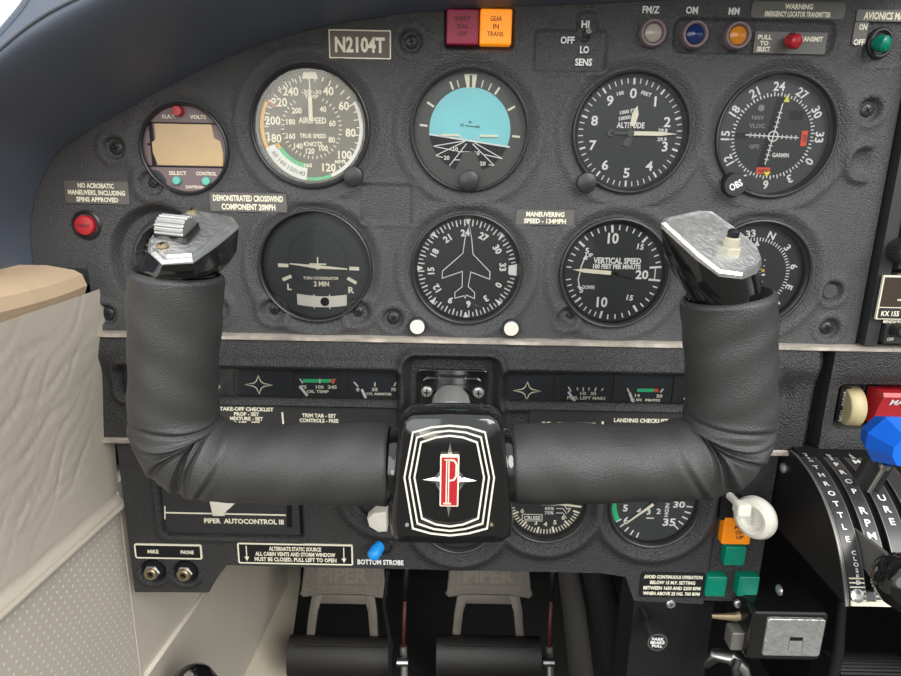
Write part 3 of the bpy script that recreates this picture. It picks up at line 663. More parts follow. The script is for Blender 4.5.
cluster('row of small engine gauges with oil temperature, left of the yoke shaft', w_l, (231, 291, 345, 172), [(259, 384.5)],
        [(300, 378.5, 303, 383, 1.2), (320, 378.5, 320, 383, 1.2), (335, 378.5, 333, 383, 1.2), (354, 381.5, 358, 386, 1.4), (375, 382, 375, 386, 1.4), (396, 382, 394, 386, 1.4), (214, 382, 212, 388, 1.2), (217, 382, 215, 388, 1.2)],
        [(300, 385.5, 308, 395), (362, 388.5, 366.5, 398)], [(303, 333, 380.5, 3.6)], [('75', 304, 386.5, 6, 3.4), ('100', 320, 386.5, 8, 3.4), ('245', 332.5, 386.5, 9, 3.4), ('OIL TEMP', 318, 391, 22, 3), ('0', 358, 389, 3, 4), ('35', 375, 389, 6, 3.4), ('70', 393.5, 389, 5, 3.4), ('CYL AMMETER', 379, 393.5, 26, 2.6), ('100', 217, 386, 8, 3.2)])
cluster('row of small engine gauges with fuel quantity and pressure, right of the yoke shaft', w_r, (557, 616, 676), [(527, 390.5)],
        [(568, 386.5, 571, 391, 1.4), (577, 387, 577.5, 390, 1.2), (583, 387, 583, 391, 1.4), (589, 387, 588.5, 390, 1.2), (596, 387, 594.5, 391, 1.4), (603, 388, 601, 390.5, 1.2), (627, 388, 629, 392, 1.4), (663, 388.5, 660, 392, 1.4), (687, 390, 689, 394, 1.4)],
        [(568, 391, 575, 401.5), (629, 392, 633, 402.5), (683.5, 397, 689, 404)], [(637, 656, 390, 3.4)], [('10', 583, 393, 6, 3.2), ('20', 593, 393, 6, 3.2), ('FUEL LEFT MAIN', 586, 397.5, 38, 3.2), ('US 25 GAL', 586, 401.5, 24, 2.4), ('14', 637, 395, 5, 3.2), ('30', 659, 395.5, 6, 3.2), ('FUEL PRESS', 645, 399.8, 30, 3.2)])
# shaft bearing plate
p = P(452, 398, .002); s = mpp(p); t = thing('bearing_plate', 'glossy black bearing plate around the yoke shaft with two corner screws', 'plate', p)
mb = MB(s); mb.rrect(0, 0, 70, 60, 4, -2, 2, bev=.8); mb.rrect(0, -2, 62, 50, 8, 1, 5, bev=1.2); mb.lathe([(26, 4), (26, 9), (22, 9), (21, 4)], 0, -12, 40); mb.rrect(0, 20, 30, 8, 3, 2, 7, bev=1); mb.build('plate', 'gloss', t)
for x in (-25, 26):
    mb = MB(s); mb.lathe([(5.6, 4), (5.6, 6.5), (4, 8), (.01, 8.3)], x, 8, 24); mb.line(x - 3, 8, x + 3, 8, 1.2, 8.35, 1); mb.line(x, 5, x, 11, 1.2, 8.35, 1); mb.build('screw', ['worn', 'dark'], t)

# right hand centre panel with trim wheel and rocker
w_t = wrect(838, 387, 935, 429, YM)
def h_rt(X, Z):
    H = np.zeros_like(X) + .002; mk, d = rectmask(X, Z, w_t, .0012, .003); H -= .003 * np.exp(-(d / .006) ** 2) * (d > 0); H = H * (1 - mk) - .016 * mk
    return H
x2 = P(826, 395, YM).x
ctr = thing('centre_panel', 'black coarse-grained panel holding the trim wheel and red rocker', 'instrument panel', None, M=Matrix())
hfield('panel_plate', 'lower', x2, .34, 220, lambda x: np.full_like(x, zb_ + .0018), lambda x: np.full_like(x, zt - .0016), 110, h_rt, YM, parent=ctr)
p = P(853, 409, .005); s = mpp(p); t = thing('trim_wheel', 'yellowed ribbed thumbwheel in the recess beside the red rocker', 'wheel', p)
mb = MB(s); n = 80; L = []
for xx, rf in ((-8, .9), (-7, .97), (7, .97), (8, .9)): L.append([(xx, 21.5 * rf * (1 if j % 2 else .965) * math.cos(2 * PI * j / n), -9 + 21.5 * rf * (1 if j % 2 else .965) * math.sin(2 * PI * j / n)) for j in range(n)])
mb.loops(L); mb.build('ribbed_rim', 'wheel', t, smooth=20)
p = P(842, 408, .008); s = mpp(p); t = thing('placard', 'narrow black plate with white lettering left of the thumbwheel', 'sign', p)
MB(s).box(-5, 5, -22, 22, -1, 1).build('plate', 'black', t); mb = MB(s)
for i, ch in enumerate('RADIO LIGHTS'): mb.text(ch, -.5, 17 - i * 3.2, 2.8, 1.2, rot=90)
mb.build('lettering', 'white', t)
p = P(900, 406, -.003); s = mpp(p); t = thing('rocker_switch', 'red master rocker switch behind the blue lever knob', 'switch', p)
mb = MB(s); mb.loops([[(x, y, z) for y, z in ((-22, -20), (-22, -4), (0, 1), (11, 6), (15, 4), (15, -20))] for x in (-22, 30)]); mb.build('rocker', 'red', t)
mb = MB(s); mb.M = Matrix.Translation((2, 5.5, 3.8)) @ Matrix.Rotation(rad(24.4), 4, 'X'); mb.text('MASTER', 3, 0, 7, .4, bold=.02, w=36); mb.build('lettering', 'white', t)
p = P(870, 405, .008); s = mpp(p); t = tag(MB(s).box(-3.5, 3.5, -21, 21, -2, 3).build('switch_divider', 'black', None, frame=frame(p)), 'black divider between thumbwheel and red rocker', 'divider')

# ------------------------------------------------------------------ radio stack
xR = .2495
stack = thing('radio_tray', 'black tray framing the radios at the right edge', 'tray', None, M=Matrix())
mb = MB(); zb2 = zt + .003; mb.box(xR, xR + .0075, -.006, .05, zb2, zb2 + .19); mb.box(xR, .34, .006, .05, zb2, zb2 + .19); mb.build('tray', 'plate', stack)
def radio(label, py0, py1, nm):
    z1, z0 = P(890, py0, -.006).z, P(890, py1, -.006).z; x0 = xR + .009
    t = thing('radio', label, 'radio', Vector((x0, -.006, z0)), 'radios in the stack'); H = z1 - z0
    mb = MB(); mb.rrect(.04, H / 2, .08, H - .0006, .001, -.012, .003, bev=.0006); mb.build('faceplate', 'plate', t); return t, H
t, H = radio('uppermost black radio in the stack at the right edge', 60, 164, 'r')
mb = MB(); mb.box(.004, .07, .006, H - .006, .003, .0034); mb.build('display', 'lcd2', t)
t, H = radio('middle black radio with a knob, below the white seam line', 167, 269, 'r')
MB().box(-.001, .08, H - .0002, H + .0006, -.002, .0032).build('edge_line', 'cream', t)
q = P(903, 251, -.01); 
mb = MB(mpp(q)); n = 48
mb.loops([[(r * (1 if j % 2 else .94) * math.cos(2 * PI * j / n), r * (1 if j % 2 else .94) * math.sin(2 * PI * j / n), zz) for j in range(n)] for r, zz in ((13, -4), (13, 12), (11.5, 14))]); kb = mb.build('tuning_knob', 'bezel', t); kb.matrix_local = Matrix.Translation((q.x - xR - .009, q.z - t.matrix_world.translation.z, .003)) 
MB(mpp(q)).cyl(0, 0, 7, 13, 22, bev=1.5).build('inner_knob', 'bezel', kb)
t, H = radio('lowest radio with white framed display reading KX 155', 272, 343, 'r')
o = t.matrix_world.translation
def L_(a, b, Y=-.009): q = P(a, b, Y); return q.x - o.x, q.z - o.z
x0, y0 = L_(875, 319); _, y1 = L_(875, 275)
mb = MB(); mb.box(x0, x0 + .07, y0, y1, .002, .0036); mb.build('display_frame', 'cream', t)
_, ym = L_(875, 307)
mb = MB(); mb.box(x0 + .0008, x0 + .07, ym + .0004, y1 - .001, .003, .0040); mb.build('display', 'lcd2', t)
mb = MB(); mb.box(x0 + .0008, x0 + .07, y0 + .0007, ym - .0003, .003, .0040); mb.build('nameplate', 'bezel', t)
mb = MB(); a, b = L_(889, 313); mb.text('KX 155', a, b, .0030, .0042, w=.0105); a, b = L_(893, 321.5); mb.text('BENDIX/KING', a + .001, b, .0018, .0034, bold=.0, w=.014); a, b = L_(890, 339); mb.text('OFF', a, b, .0020, .0034, w=.004); a, b = L_(898, 299); mb.text('us', a, b, .0016, .0042); mb.build('lettering', 'cream', t)
a, b = L_(896, 329); mb = MB(); mb.cyl(a, b, .0042, .002, .012, bev=.001); mb.build('knob', 'bezel', t)

# ------------------------------------------------------------------ lower panel
YL = 0.0
botpts = [(118, 592), (209, 592.5), (224, 565), (290, 567), (400, 569), (500, 571), (600, 573), (626, 577), (634, 601), (700, 604), (772, 606)]
lowg = {'tach': (547, 505, 43, 39), 'mp': (655, 507, 46, 42.5), 'suc': (459, 520, 38, 33), 'sel': (388, 492, 36, 31)}
G.update(lowg)
w_ap = wrect(160, 460, 301, 536, YL)
jacks = [(153, 571), (185.5, 572)]
def h_low(X, Z):
    H = np.zeros_like(X)
    for k in lowg:
        p, s, R = gw(k); d = np.hypot(X - p.x, Z - p.z); H = np.maximum(H, .0036 * np.exp(-((d - R - .0075) / .0042) ** 2))
    for k in lowg:
        p, s, R = gw(k); d = np.hypot(X - p.x, Z - p.z); H = H * sstep(R + .0005, R + .005, d) - .001 * (1 - sstep(R + .0005, R + .003, d)); H = np.where(d < R - .0008, -.014, H)
    mk, d = rectmask(X, Z, w_ap, .0012, .003); H = H * (1 - mk) - .006 * mk + .0012 * np.exp(-((d - .003) / .002) ** 2) * (d > 0)
    for a, b in jacks:
        p = P(a, b); d = np.hypot(X - p.x, Z - p.z); H += .0015 * np.exp(-((d - .0105) / .002) ** 2) * (Z < p.z) - .003 * (1 - sstep(.007, .009, d))
    xr_ = P(700, 560).x; H -= .004 * sstep(P(712, 540).x, P(716, 540).x, X) 
    return H
low = thing('lower_panel', 'black grained lower panel holding autopilot, engine dials and green buttons', 'instrument panel', None, M=Matrix())
xlo = P(126, 520).x; xhi = P(770, 530).x
bot = interp(botpts, YL)
hfield('panel_plate', 'lower', xlo, xhi, 520, bot, lambda x: np.full_like(x, zb_ - .0018), 190, h_low, YL, parent=low)
for a, b, r_ in ((671, 604.5, 4.5), (739, 604.5, 4.5), (783, 468, 5)):
    if a != 783: screw(a - (4 if a == 770 else 0), b, -.001, r_, 'worn', low)
t, s, r, z = gauge('tach', 'tachometer', 'round tachometer half hidden below the right yoke arm', 'dial', cat='engine instrument')
mb = MB(s)
for i in range(28): mb.tick(110 + i * 5.4, r - (9 if i % 5 == 0 else 7), r - 2, 1.1 if i % 5 else 2, z)
for i in range(7): mb.rtext(str(7 - i if i < 5 else 12 - i), 112 + i * 22, r - 13, 5, z)
mb.rrect(-13, -19, 21, 8, .5, z - .1, z + .1, 0); mb.build('dial_markings', 'cream', t)
mb = MB(s); mb.rrect(-13, -19, 19.5, 6.6, .5, z + .1, z + .3, 0); mb.build('legend_box', 'dial', t)
mb = MB(s); mb.text('CRUISE', -13, -19, 4.6, z + .5, w=17)
for y_, tx in ((-3, 'RPM 55%'), (-8, '65%'), (-13, '75%')): mb.text(tx, 4, y_, 3.4, z + .2, w=4 + len(tx) * 1.8); mb.pline([(11, y_), (18, y_), (22, y_ - 6)], .7, z + .1)
mb.build('legend', 'white', t)
needle(t, s, rotp([(-1.5, 2), (1.5, 2), (1, 36), (-1, 36)], 97), z + 2, 'cream')
t, s, r, z = gauge('mp', 'manifold_pressure_gauge', 'round pressure gauge with a green arc at left and numerals 30 and 35', 'dialg', cat='engine instrument')
mb = MB(s); mb.arc(r - 6, r - .5, 238, 300, z); mb.build('green_arc', 'green', t)
mb = MB(s)
for i in range(0, 5): mb.tick(95 + i * 10, r - 8, r - 1.5, 1.4, z)
for i in range(0, 5): mb.tick(238 - i * 10, r - 7, r - 1, 1.4, z)
mb.text('30', 27, -1, 7, z, w=12); mb.text('35', 19, -21, 8.5, z, w=13); mb.text('5', -27, -6, 7.5, z); mb.text('6', -25, -20, 7.5, z)
mb.text('IN', 15, -3, 4, z, rot=90); mb.text('HG', 15, -11, 4, z, rot=90); mb.text('4', -13, -9, 6, z); mb.text('3', -3, -10, 6, z); mb.text('2', 7, -9, 6, z); mb.line(-5, -17, 3, -17, 1.2, z)
mb.build('dial_markings', 'white', t); needle(t, s, rotp([(-1.6, 0), (1.6, 0), (.6, 35), (-.6, 35)], 229), z + 2, 'cream'); hub(t, s, 4, z + 1.5)
t, s, r, z = gauge('suc', 'suction_gauge', 'small dark gauge mostly hidden behind the yoke hub', 'dial', deep=4, cat='engine instrument')
mb = MB(s); mb.text('mm', -4, -27, 3, z); mb.text('in', 4, -27, 3, z); mb.build('dial_markings', 'white', t)
p, s, R = gw('sel'); t = thing('selector_knob', 'white lever knob in the round recess behind the left yoke arm', 'knob', p)
MB(s).lathe([(37, -16), (37, -6), (34, -5), (.01, -5)], n=60).build('recess_cup', 'pad', t)
mb = MB(s); mb.prism([(-20, -24), (-13, -17), (0, -15), (0, -38), (-9, -39), (-18, -33)], -2, 12, bev=2.5); o = mb.build('lever', 'creamp', t)
# autopilot
p = P(230, 500, .003); s = mpp(p); t = thing('autopilot_unit', 'flat black autopilot faceplate reading PIPER AUTOCONTROL III under the left yoke arm', 'autopilot', p)
x0, x1, z0, z1 = wrect(163, 464, 299, 533, .003); MB().box(x0 - p.x, x1 - p.x, z0 - p.z, z1 - p.z, -.002, .001).build('faceplate', 'pad', t)
def Lp(a, b, Y=.002): q = P(a, b, Y); return q.x - p.x, q.z - p.z
mb = MB(); (a, b), (c, d) = Lp(165, 512.5), Lp(286, 515); mb.line(a, b, c, d, .0010, .0011); (a, b), (c, d) = Lp(165, 506), Lp(165, 519); mb.line(a, b, c, d, .0008, .0011)
a, b = Lp(244, 521); mb.text('PIPER  AUTOCONTROL III', a, b, .0036, .0013, bold=.02, w=80 * s); mb.build('lettering', 'cream', t)
mb = MB(); pts = [Lp(a, b) for a, b in ((211, 500), (238, 500), (226, 511), (226, 514), (214, 514))]; mb.prism(pts, .001, .004, bev=.0006); mb.build('lever', 'creamp', t)
mb = MB(); pts = [Lp(a, b) for a, b in ((287, 500), (292, 500), (292, 527), (287, 527))]; mb.prism(pts, .0009, .0014); mb.build('slot', 'dark', t)
placard('narrow black plate reading MIKE and PHONE above the two jacks', 135, 544, 202, 558.5, [('MIKE', -15, 11), ('PHONE', 19, 13)], 'black', 'cream', border=1.6, rr_=2, h=4, ys=[0, 0])
def arrows(mb, W, H, z):
    for x in (-W / 2 + 9, W / 2 - 9):
        mb.line(x, -H / 2 + 6, x, H / 2 - 3, 1, z); mb.prism([(x - 2.4, -H / 2 + 8), (x + 2.4, -H / 2 + 8), (x, -H / 2 + 3)], z, z + .2)
placard('wide black plate reading ALTERNATE STATIC SOURCE under the autopilot', 238, 543.5, 353, 564, ['ALTERNATE STATIC SOURCE', 'ALL CABIN VENTS AND STORM WINDOW', 'MUST BE CLOSED. PULL LEFT TO OPEN'], 'black', 'cream', border=1.6, rr_=2, ws=[52, 80, 82], h=4.4, extra=arrows)
placard('small placard reading AVOID CONTINUOUS OPERATION left of the green buttons', 640, 572.5, 704, 597, ['AVOID CONTINUOUS OPERATION', 'BELOW 15 M.P. SETTING', 'BETWEEN 1650 AND 2200 RPM', 'WHEN ABOVE 25 HG. 760 RPM'], 'black', 'cream', ws=[58, 45, 57, 57], h=3.8, rr_=3)
p = P(380.5, 562, -.0006); s = mpp(p); MB(s).text('BOTTOM STROBE', 0, 0, 5.6, .3, bold=.02, w=46).build('panel_lettering', 'white', low).matrix_local = frame(p)
for (a, b), lab in zip(jacks, ('left silver headset jack, under the MIKE lettering', 'right silver headset jack, under the PHONE lettering')):
    p = P(a, b, 0); s = mpp(p); t = thing('headset_jack', lab, 'jack socket', p, 'headset jacks')
    MB(s).lathe([(11, -5), (11, -1), (9.5, .5)], n=24, cap1=True).build('flange', 'dark', t); MB(s).lathe([(8.3, -3), (8.3, 3), (7.3, 4), (4.2, 4), (3.6, 2)], n=6).build('nut', 'steel', t); MB(s).lathe([(6, 3), (6, 6.5), (5.2, 7.2), (3.4, 7.2), (3, 2)], n=28).build('barrel', 'brass', t); MB(s).cyl(0, 0, 3.2, 2, 4.2).build('socket', 'dark', t)
p = P(381, 546); s = mpp(p); t = thing('toggle_switch', 'bright blue tipped toggle above the BOTTOM STROBE lettering', 'switch', p)
MB(s).lathe([(10, -3), (10, 1), (8, 2), (7, 0)], 3, 1, 30).build('collar', 'bezel', t); MB(s).tube([(3, 1, 0), (1, 2, 8)], 2.4).build('lever', 'steel', t)
mb = MB(s); mb.tube([(1, 5, 6), (0, 5, 7), (-3, 3, 12), (-6, 0, 17), (-7, -1, 19), (-7.5, -1.5, 20)], [4, 5.5, 6.5, 6.3, 4.5, 1], 20); mb.build('blue_tip', 'azure', t)
def sqbutton(a0, b0, a1, b1, mk, lab, grp, lines=None, dep=10):
    p = P((a0 + a1) / 2, (b0 + b1) / 2, -.003); x0, x1, z0, z1 = wrect(a0, b0, a1, b1, -.003); s = mpp(p); t = thing('push_button', lab, 'switch', p, grp)
    W, H = (x1 - x0) / s, (z1 - z0) / s
    mb = MB(s); mb.rrect(0, 0, W, H, 1, -dep, 0, bev=1.4); mb.rrect(0, 0, W - 5, H - 5, 1, -.2, .5, bev=.3); mb.build('cap', mk, t)
    if lines:
        mb = MB(s)
        for i, l in enumerate(lines): mb.text(l, 3, 5 - i * 5.5, 4, .7, bold=.02)
        mb.build('lettering', 'inkd', t)
    return t
g_ = 'green square buttons on the lower panel'
sqbutton(725, 547, 746, 566, 'teal', 'green square button under the orange one', g_); sqbutton(706, 577, 726.5, 597, 'teal', 'green square button, lower left of three, beside the placard', g_); sqbutton(738, 577, 759, 597, 'teal', 'green square button, lower right of three, near the quadrant', g_)
sqbutton(723, 518, 752, 545, 'orange', 'orange square button partly behind the white knob', None, ['PULL', 'OFF', 'UP'])
# white gear knob (a wheel on a short lever)
p = P(752, 517, -.022); s = mpp(p); t = thing('gear_lever', 'white round wheel-shaped knob above the orange and green buttons', 'knob', p)
mb = MB(s); L = []
for i in range(9):
    th = PI * i / 8; L.append([((-9 + 8 * -math.cos(th) * 1.0), 0, 0)])
prof = [(4, -10), (12, -10), (18, -7.5), (21.5, -2), (22, 2), (20, 7), (15.5, 9.5), (12, 8.5), (10, 6), (8, 5), (.01, 5)]
mb.M = Matrix.Translation((4, 0, 0)) @ Matrix.Rotation(rad(-56), 4, 'Y'); mb.lathe(prof, n=48); mb.build('wheel_knob', 'creamp', t)
mb = MB(s); mb.M = Matrix.Translation((4, 0, 0)) @ Matrix.Rotation(rad(-56), 4, 'Y')
for i in range(5): mb.line(-1.5, 6 - i * 3, 1.5, 6 - i * 3, .6, 5.3)
mb.build('engraving', 'inkg', t)
MB(s).rrect(-11, 9, 14, 13, 3, -6, 6, bev=2).build('knob_boss', 'creamp', t)
MB(s).tube([(-10, 9, 2), (-11, 7, -30)], [4, 4]).build('lever', 'creamp', t)
p = P(731, 508, -.002); s = mpp(p); tag(MB(s).rrect(0, 0, 22, 26, 1.5, -4, 1).build('switch_slot', 'black', None, frame=frame(p)), 'black slot plate behind the white wheel-shaped knob', 'slot plate')

# ------------------------------------------------------------------ throttle quadrant
XQ = xhi + .0015
prof = [PX(a, b, XQ) for a, b in ((790, 450), (798, 457), (812, 476), (825, 502), (835, 532), (841.5, 562), (845, 588), (846.5, 606))]
# smooth profile
from mathutils import geometry
def catmull(pts, n=8):
    out = []
    for i in range(len(pts) - 1):
        p0, p1, p2, p3 = pts[max(i - 1, 0)], pts[i], pts[i + 1], pts[min(i + 2, len(pts) - 1)]
        for j in range(n):
            t_ = j / n; out.append(.5 * ((2 * p1) + (-p0 + p2) * t_ + (2 * p0 - 5 * p1 + 4 * p2 - p3) * t_ ** 2 + (-p0 + 3 * p1 - 3 * p2 + p3) * t_ ** 3))
    out.append(pts[-1]); return out
pf = catmull(prof, 6)
q = thing('throttle_quadrant', 'black throttle quadrant with curved slotted face lettered THROTTLE', 'throttle quadrant', None, M=Matrix())
mb = MB(); back = .02; zz0 = pf[-1].z; body = [(v.y, v.z) for v in pf] + [(back, zz0), (back, pf[0].z)]
mb.loops([[(x, a, b) for a, b in body] for x in (XQ, XQ + .002)]); mb.build('side_plate', 'black', q)
mb = MB(); inner = [(v.y + .006, v.z + .001) for v in pf] + [(back, zz0 + .002), (back, pf[0].z)]
mb.loops([[(x, a, b) for a, b in inner] for x in (XQ + .002, .40)]); mb.build('housing', 'dark', q)
def lane(x0, x1, i0=0, i1=None, dy=0, mk='plate', nm='lane', th=.0022):
    seg = pf[i0:i1]; mb = MB(); Ls = []
    for v in seg: Ls.append([(x0, v.y + dy, v.z), (x1, v.y + dy, v.z), (x1, v.y + dy + th, v.z), (x0, v.y + dy + th, v.z)])
    mb.loops(Ls); return mb.build(nm, mk, q)
SL = [(XQ + .0110, XQ + .0155), (XQ + .0240, XQ + .0285), (XQ + .0390, XQ + .0435), (XQ + .0540, XQ + .0585)]
xs_ = [XQ + .001] + [v for sl in SL for v in sl] + [.40]
for i in range(0, len(xs_), 2):
    lane(xs_[i], xs_[i + 1], 1, None, mk='lane')
    for xe_ in (xs_[i], xs_[i + 1] - .0004): lane(xe_, xe_ + .0004, 1, None, -.0002, 'grey', 'lane_edge', .0006)
for i in range(1, len(xs_) - 1, 2): lane(xs_[i] - .0002, xs_[i + 1] + .0002, -6, None, mk='lane')
lane(XQ - .0006, XQ + .0006, 1, None, -.0004, 'grey', 'edge_bead', .001)
# arc length lookup
ac = [0]
for i in range(1, len(pf)): ac.append(ac[-1] + (pf[i] - pf[i - 1]).length)
TL = ac[-1]
def onface(u, x, lift=.0004):
    d = u * TL; i = max(0, min(len(pf) - 2, next((k for k in range(len(ac)) if ac[k] > d), len(ac) - 1) - 1)); f_ = (d - ac[i]) / max(1e-9, ac[i + 1] - ac[i]); p = pf[i].lerp(pf[i + 1], f_)
    T = (pf[i + 1] - pf[i]).normalized(); ey = -Vector((0, T.y, T.z)); ex = Vector((1, 0, 0)); ez = ex.cross(ey)
    if ez.y > 0: ez = -ez
    M = Matrix((ex, ey, ez)).transposed().to_4x4(); M.translation = Vector((x, p.y, p.z)) + ez * lift; return M
def lanetext(txt, xc, u0, u1, h, mb):
    for i, ch in enumerate(txt):
        if ch == ' ': continue
        mb.M = onface(u0 + (u1 - u0) * i / max(1, len(txt) - 1), xc); mb.text(ch, 0, 0, h, 0, bold=.01, sx=1.1)
    mb.M = None
mb = MB(); lanetext('THROTTLE', XQ + .0058, .20, .66, .0032, mb); lanetext('OPEN', XQ + .0058, .06, .14, .0018, mb); lanetext('CLOSED', XQ + .0075, .73, .88, .0022, mb)
lanetext('PROP', XQ + .0198, .17, .38, .0034, mb); lanetext('RPM', XQ + .0198, .50, .64, .0042, mb); lanetext('INCR', XQ + .0198, .05, .12, .0018, mb)
lanetext('MIXTURE', XQ + .0338, .14, .56, .0040, mb); lanetext('RICH', XQ + .0338, .04, .10, .0018, mb)
mb.build('lane_lettering', 'white', q)
mb = MB()
for i in range(6):
    mb.M = onface(.86 + i * .022, XQ + .013, .0004)
    for a, b in ((-.0105, -.0024), (.0030, .0105), (.016, .024)): mb.line(a, 0, b, 0, .0007, 0)
mb.M = onface(.985, XQ + .04, .0002); mb.box(-.038, .06, -.0012, .0012, 0, .0012); mb.build('end_stripes', 'cream', q)
mb = MB(); mb.M = onface(.945, XQ + .0055, .0008); mb.lathe([(.0036, 0), (.0036, .001), (.002, .0018), (.0001, .0018)], n=20); mb.build('screw', 'worn', q)
for a, b in ((783, 468), (779, 590)):
    v = P(a, b, -.004); v = PX(a + 1, b, XQ); mb = MB(); mb.M = Matrix.Translation((XQ, v.y, v.z)) @ Matrix.Rotation(-PI / 2, 4, 'Y'); mb.lathe([(.0034, 0), (.0034, .001), (.002, .002), (.0001, .0022)], n=20); mb.build('screw', 'worn', q)
# levers
def facept(u, x): return onface(u, x, 0).translation
bl = thing('mixture_lever', 'lever with a faceted bright blue knob on a black arm', 'lever', facept(.2, SL[1][0] + .002), M=Matrix())
kc = P(894, 441, -.06); s = mpp(kc)
base = facept(.24, SL[1][0] + .002)
mb = MB(); aw = [P(849, 489, -.034), P(866, 458, -.048), P(893, 462, -.056), P(875, 494, -.040)]
mb.loops([[tuple(v + Vector((0, dy, 0))) for v in aw] for dy in (-.002, .002)]); mb.build('arm', 'plate', bl)
mb = MB(); mb.M = Matrix.Translation(P(894, 443, -.062)) @ Matrix.Rotation(rad(90), 4, 'X') @ Matrix.Rotation(rad(-12), 4, 'Z')
s = mpp(kc)
poly = [(-26, 2), (-14, 24), (2, 28), (26, 22), (30, -14), (20, -24), (-8, -28), (-22, -14)]
sc_ = [(x * s * .92, y * s * .92) for x, y in poly]
cen = lambda k, z: [(x * k, y * k, z) for x, y in sc_]
mb.loops([cen(.75, -.014), cen(1, -.004), cen(.62, .011)]); mb.build('knob', 'blue', bl, smooth=0)
mb = MB(); mb.tube([P(869, 492, -.052), P(885, 466, -.056)], [.0012, .0012], 10); mb.tube([P(884, 467, -.056), P(886, 463, -.057)], [.003, .003], 12); mb.build('clamp_bolt', 'steel', bl)
th = thing('throttle_lever', 'lever with a large round glossy black knob low on the quadrant', 'lever', facept(.8, SL[0][0]), M=Matrix())
kc = P(905, 583, -.098); mb = MB(); mb.M = Matrix.Translation(kc) @ Matrix.Rotation(rad(90), 4, 'X')
mb.lathe([(.004, -.014), (.010, -.012), (.0135, -.006), (.0142, .0), (.013, .006), (.009, .010), (.003, .0115), (.0001, .0115)], n=40); mb.build('knob', 'gloss', th)
a_ = facept(.62, SL[0][0] + .002); b_ = facept(.86, SL[0][0] + .002)
mb = MB(); q1 = [a_ + Vector((0, .004, 0)), kc + Vector((-.004, .010, .010)), kc + Vector((-.004, .010, -.010)), b_ + Vector((0, .004, .004))]
mb.loops([[tuple(v + Vector((dx, 0, 0))) for v in q1] for dx in (-.0010, .0010)]); mb.build('arm', 'grey', th)

# ------------------------------------------------------------------ glareshield
inn = [(33, 272), (30, 235), (33, 205), (44, 174), (60, 150), (100, 124), (160, 90), (240, 51), (320, 27), (400, 14), (450, 10), (520, 6), (640, 1), (800, -10), (935, -22)]
out = [(-110, 320), (-102, 240), (-82, 185), (-56, 120), (-27, 80), (12, 44), (48, 20), (92, -4), (150, -28), (240, -56), (335, -80), (450, -102), (640, -114), (860, -118), (1040, -110)]
I3 = catmull([P(a, b, -.001) for a, b in inn], 8); O3 = catmull([P(a, b, -.085) for a, b in out], 8)
gs = thing('glareshield', 'navy padded vinyl glareshield hood arching over the panel top left', 'glareshield', None, M=Matrix())
def gsp(i, t_):
    a, b = I3[i], O3[i]
    if t_ <= 1:
        v = a.lerp(b, t_); v.y = a.y + (b.y - a.y) * math.sin(min(1, t_) * PI / 2) ** 1.1; return v
    e = t_ - 1; d = (b - a); d.y = 0; d.normalize(); v = b + d * (.027 * math.sin(min(e, 1) * PI / 2)); v.y = b.y + .018 * (1 - math.cos(min(e, 1) * PI / 2)) + max(0, e - 1) * .2; return v
mb = MB(); ts = list(np.linspace(0, 1, 22)) + list(np.linspace(1.06, 2, 14)) + [2.6]
mb.loops([[tuple(gsp(i, t_)) for t_ in ts] for i in range(len(I3))], closed=False, cap0=False, cap1=False); mb.build('padded_cover', 'shield', gs, smooth=80)
mb = MB()
for i in range(0, len(I3) - 1):
    for k in range(3):
        f_ = (k + .15) / 3; a = gsp(i, 1.04).lerp(gsp(i + 1, 1.04), f_); b = gsp(i, 1.04).lerp(gsp(i + 1, 1.04), f_ + .2); off = Vector((0, -.0006, .0004))
        mb.tube([a + off, b + off], .0006, 6)
mb.build('stitching', 'thread', gs)['label'] = 'grey stitched seam'
mb = MB(); mb.tube([gsp(i, 1.45) for i in range(len(I3))], .0020, 10); mb.build('piping', 'shield', gs)

# ------------------------------------------------------------------ left cabin side
XW = -.2215
ztop = P(85, 292, -.01).z
def wx(Y, Z):
    d = ztop - Z
    return XW + .009 * math.exp(-(d / .09) ** 2)
lines = [PX(0, 607, XW), PX(125, 497, XW)]
def seamz(Y): 
    a, b = lines; return a.z + (b.z - a.z) * (Y - a.y) / (b.y - a.y)
Yend = PX(134, 620, XW).y
NY, NZ = 260, 220
Ys = np.linspace(-.26, Yend, NY); Zs = np.linspace(0.02, ztop, NZ)
YY, ZZ = np.meshgrid(Ys, Zs, indexing='ij')
D = ztop - ZZ; XX = XW + .009 * np.exp(-(D / .09) ** 2)
rng = np.random.RandomState(3)
a_, b_ = lines; SZ = a_.z + (b_.z - a_.z) * (YY - a_.y) / (b_.y - a_.y)
XX += .0035 * np.exp(-((ZZ - SZ) / .004) ** 2) - .0014 * np.exp(-((ZZ - SZ - .006) / .0016) ** 2)
for k in range(40):                     # wrinkles running up towards the panel
    y0 = rng.uniform(-.18, -.02); z0_ = ztop - rng.uniform(.005, .12); L_w = rng.uniform(.015, .05); an = rng.uniform(.1, .9)
    u = (YY - y0) * math.cos(an) + (ZZ - z0_) * math.sin(an); v = -(YY - y0) * math.sin(an) + (ZZ - z0_) * math.cos(an) + .003 * np.sin(u * 120 + k)
    XX -= .00055 * np.exp(-(v / .0011) ** 2) * np.exp(-(u / L_w) ** 2)
XX += .0008 * np.sin(YY * 40 + ZZ * 25) * np.exp(-(D / .15) ** 2)
mb = MB(); mb.v = [(float(a), float(b), float(c)) for a, b, c in zip(XX.ravel(), YY.ravel(), ZZ.ravel())]
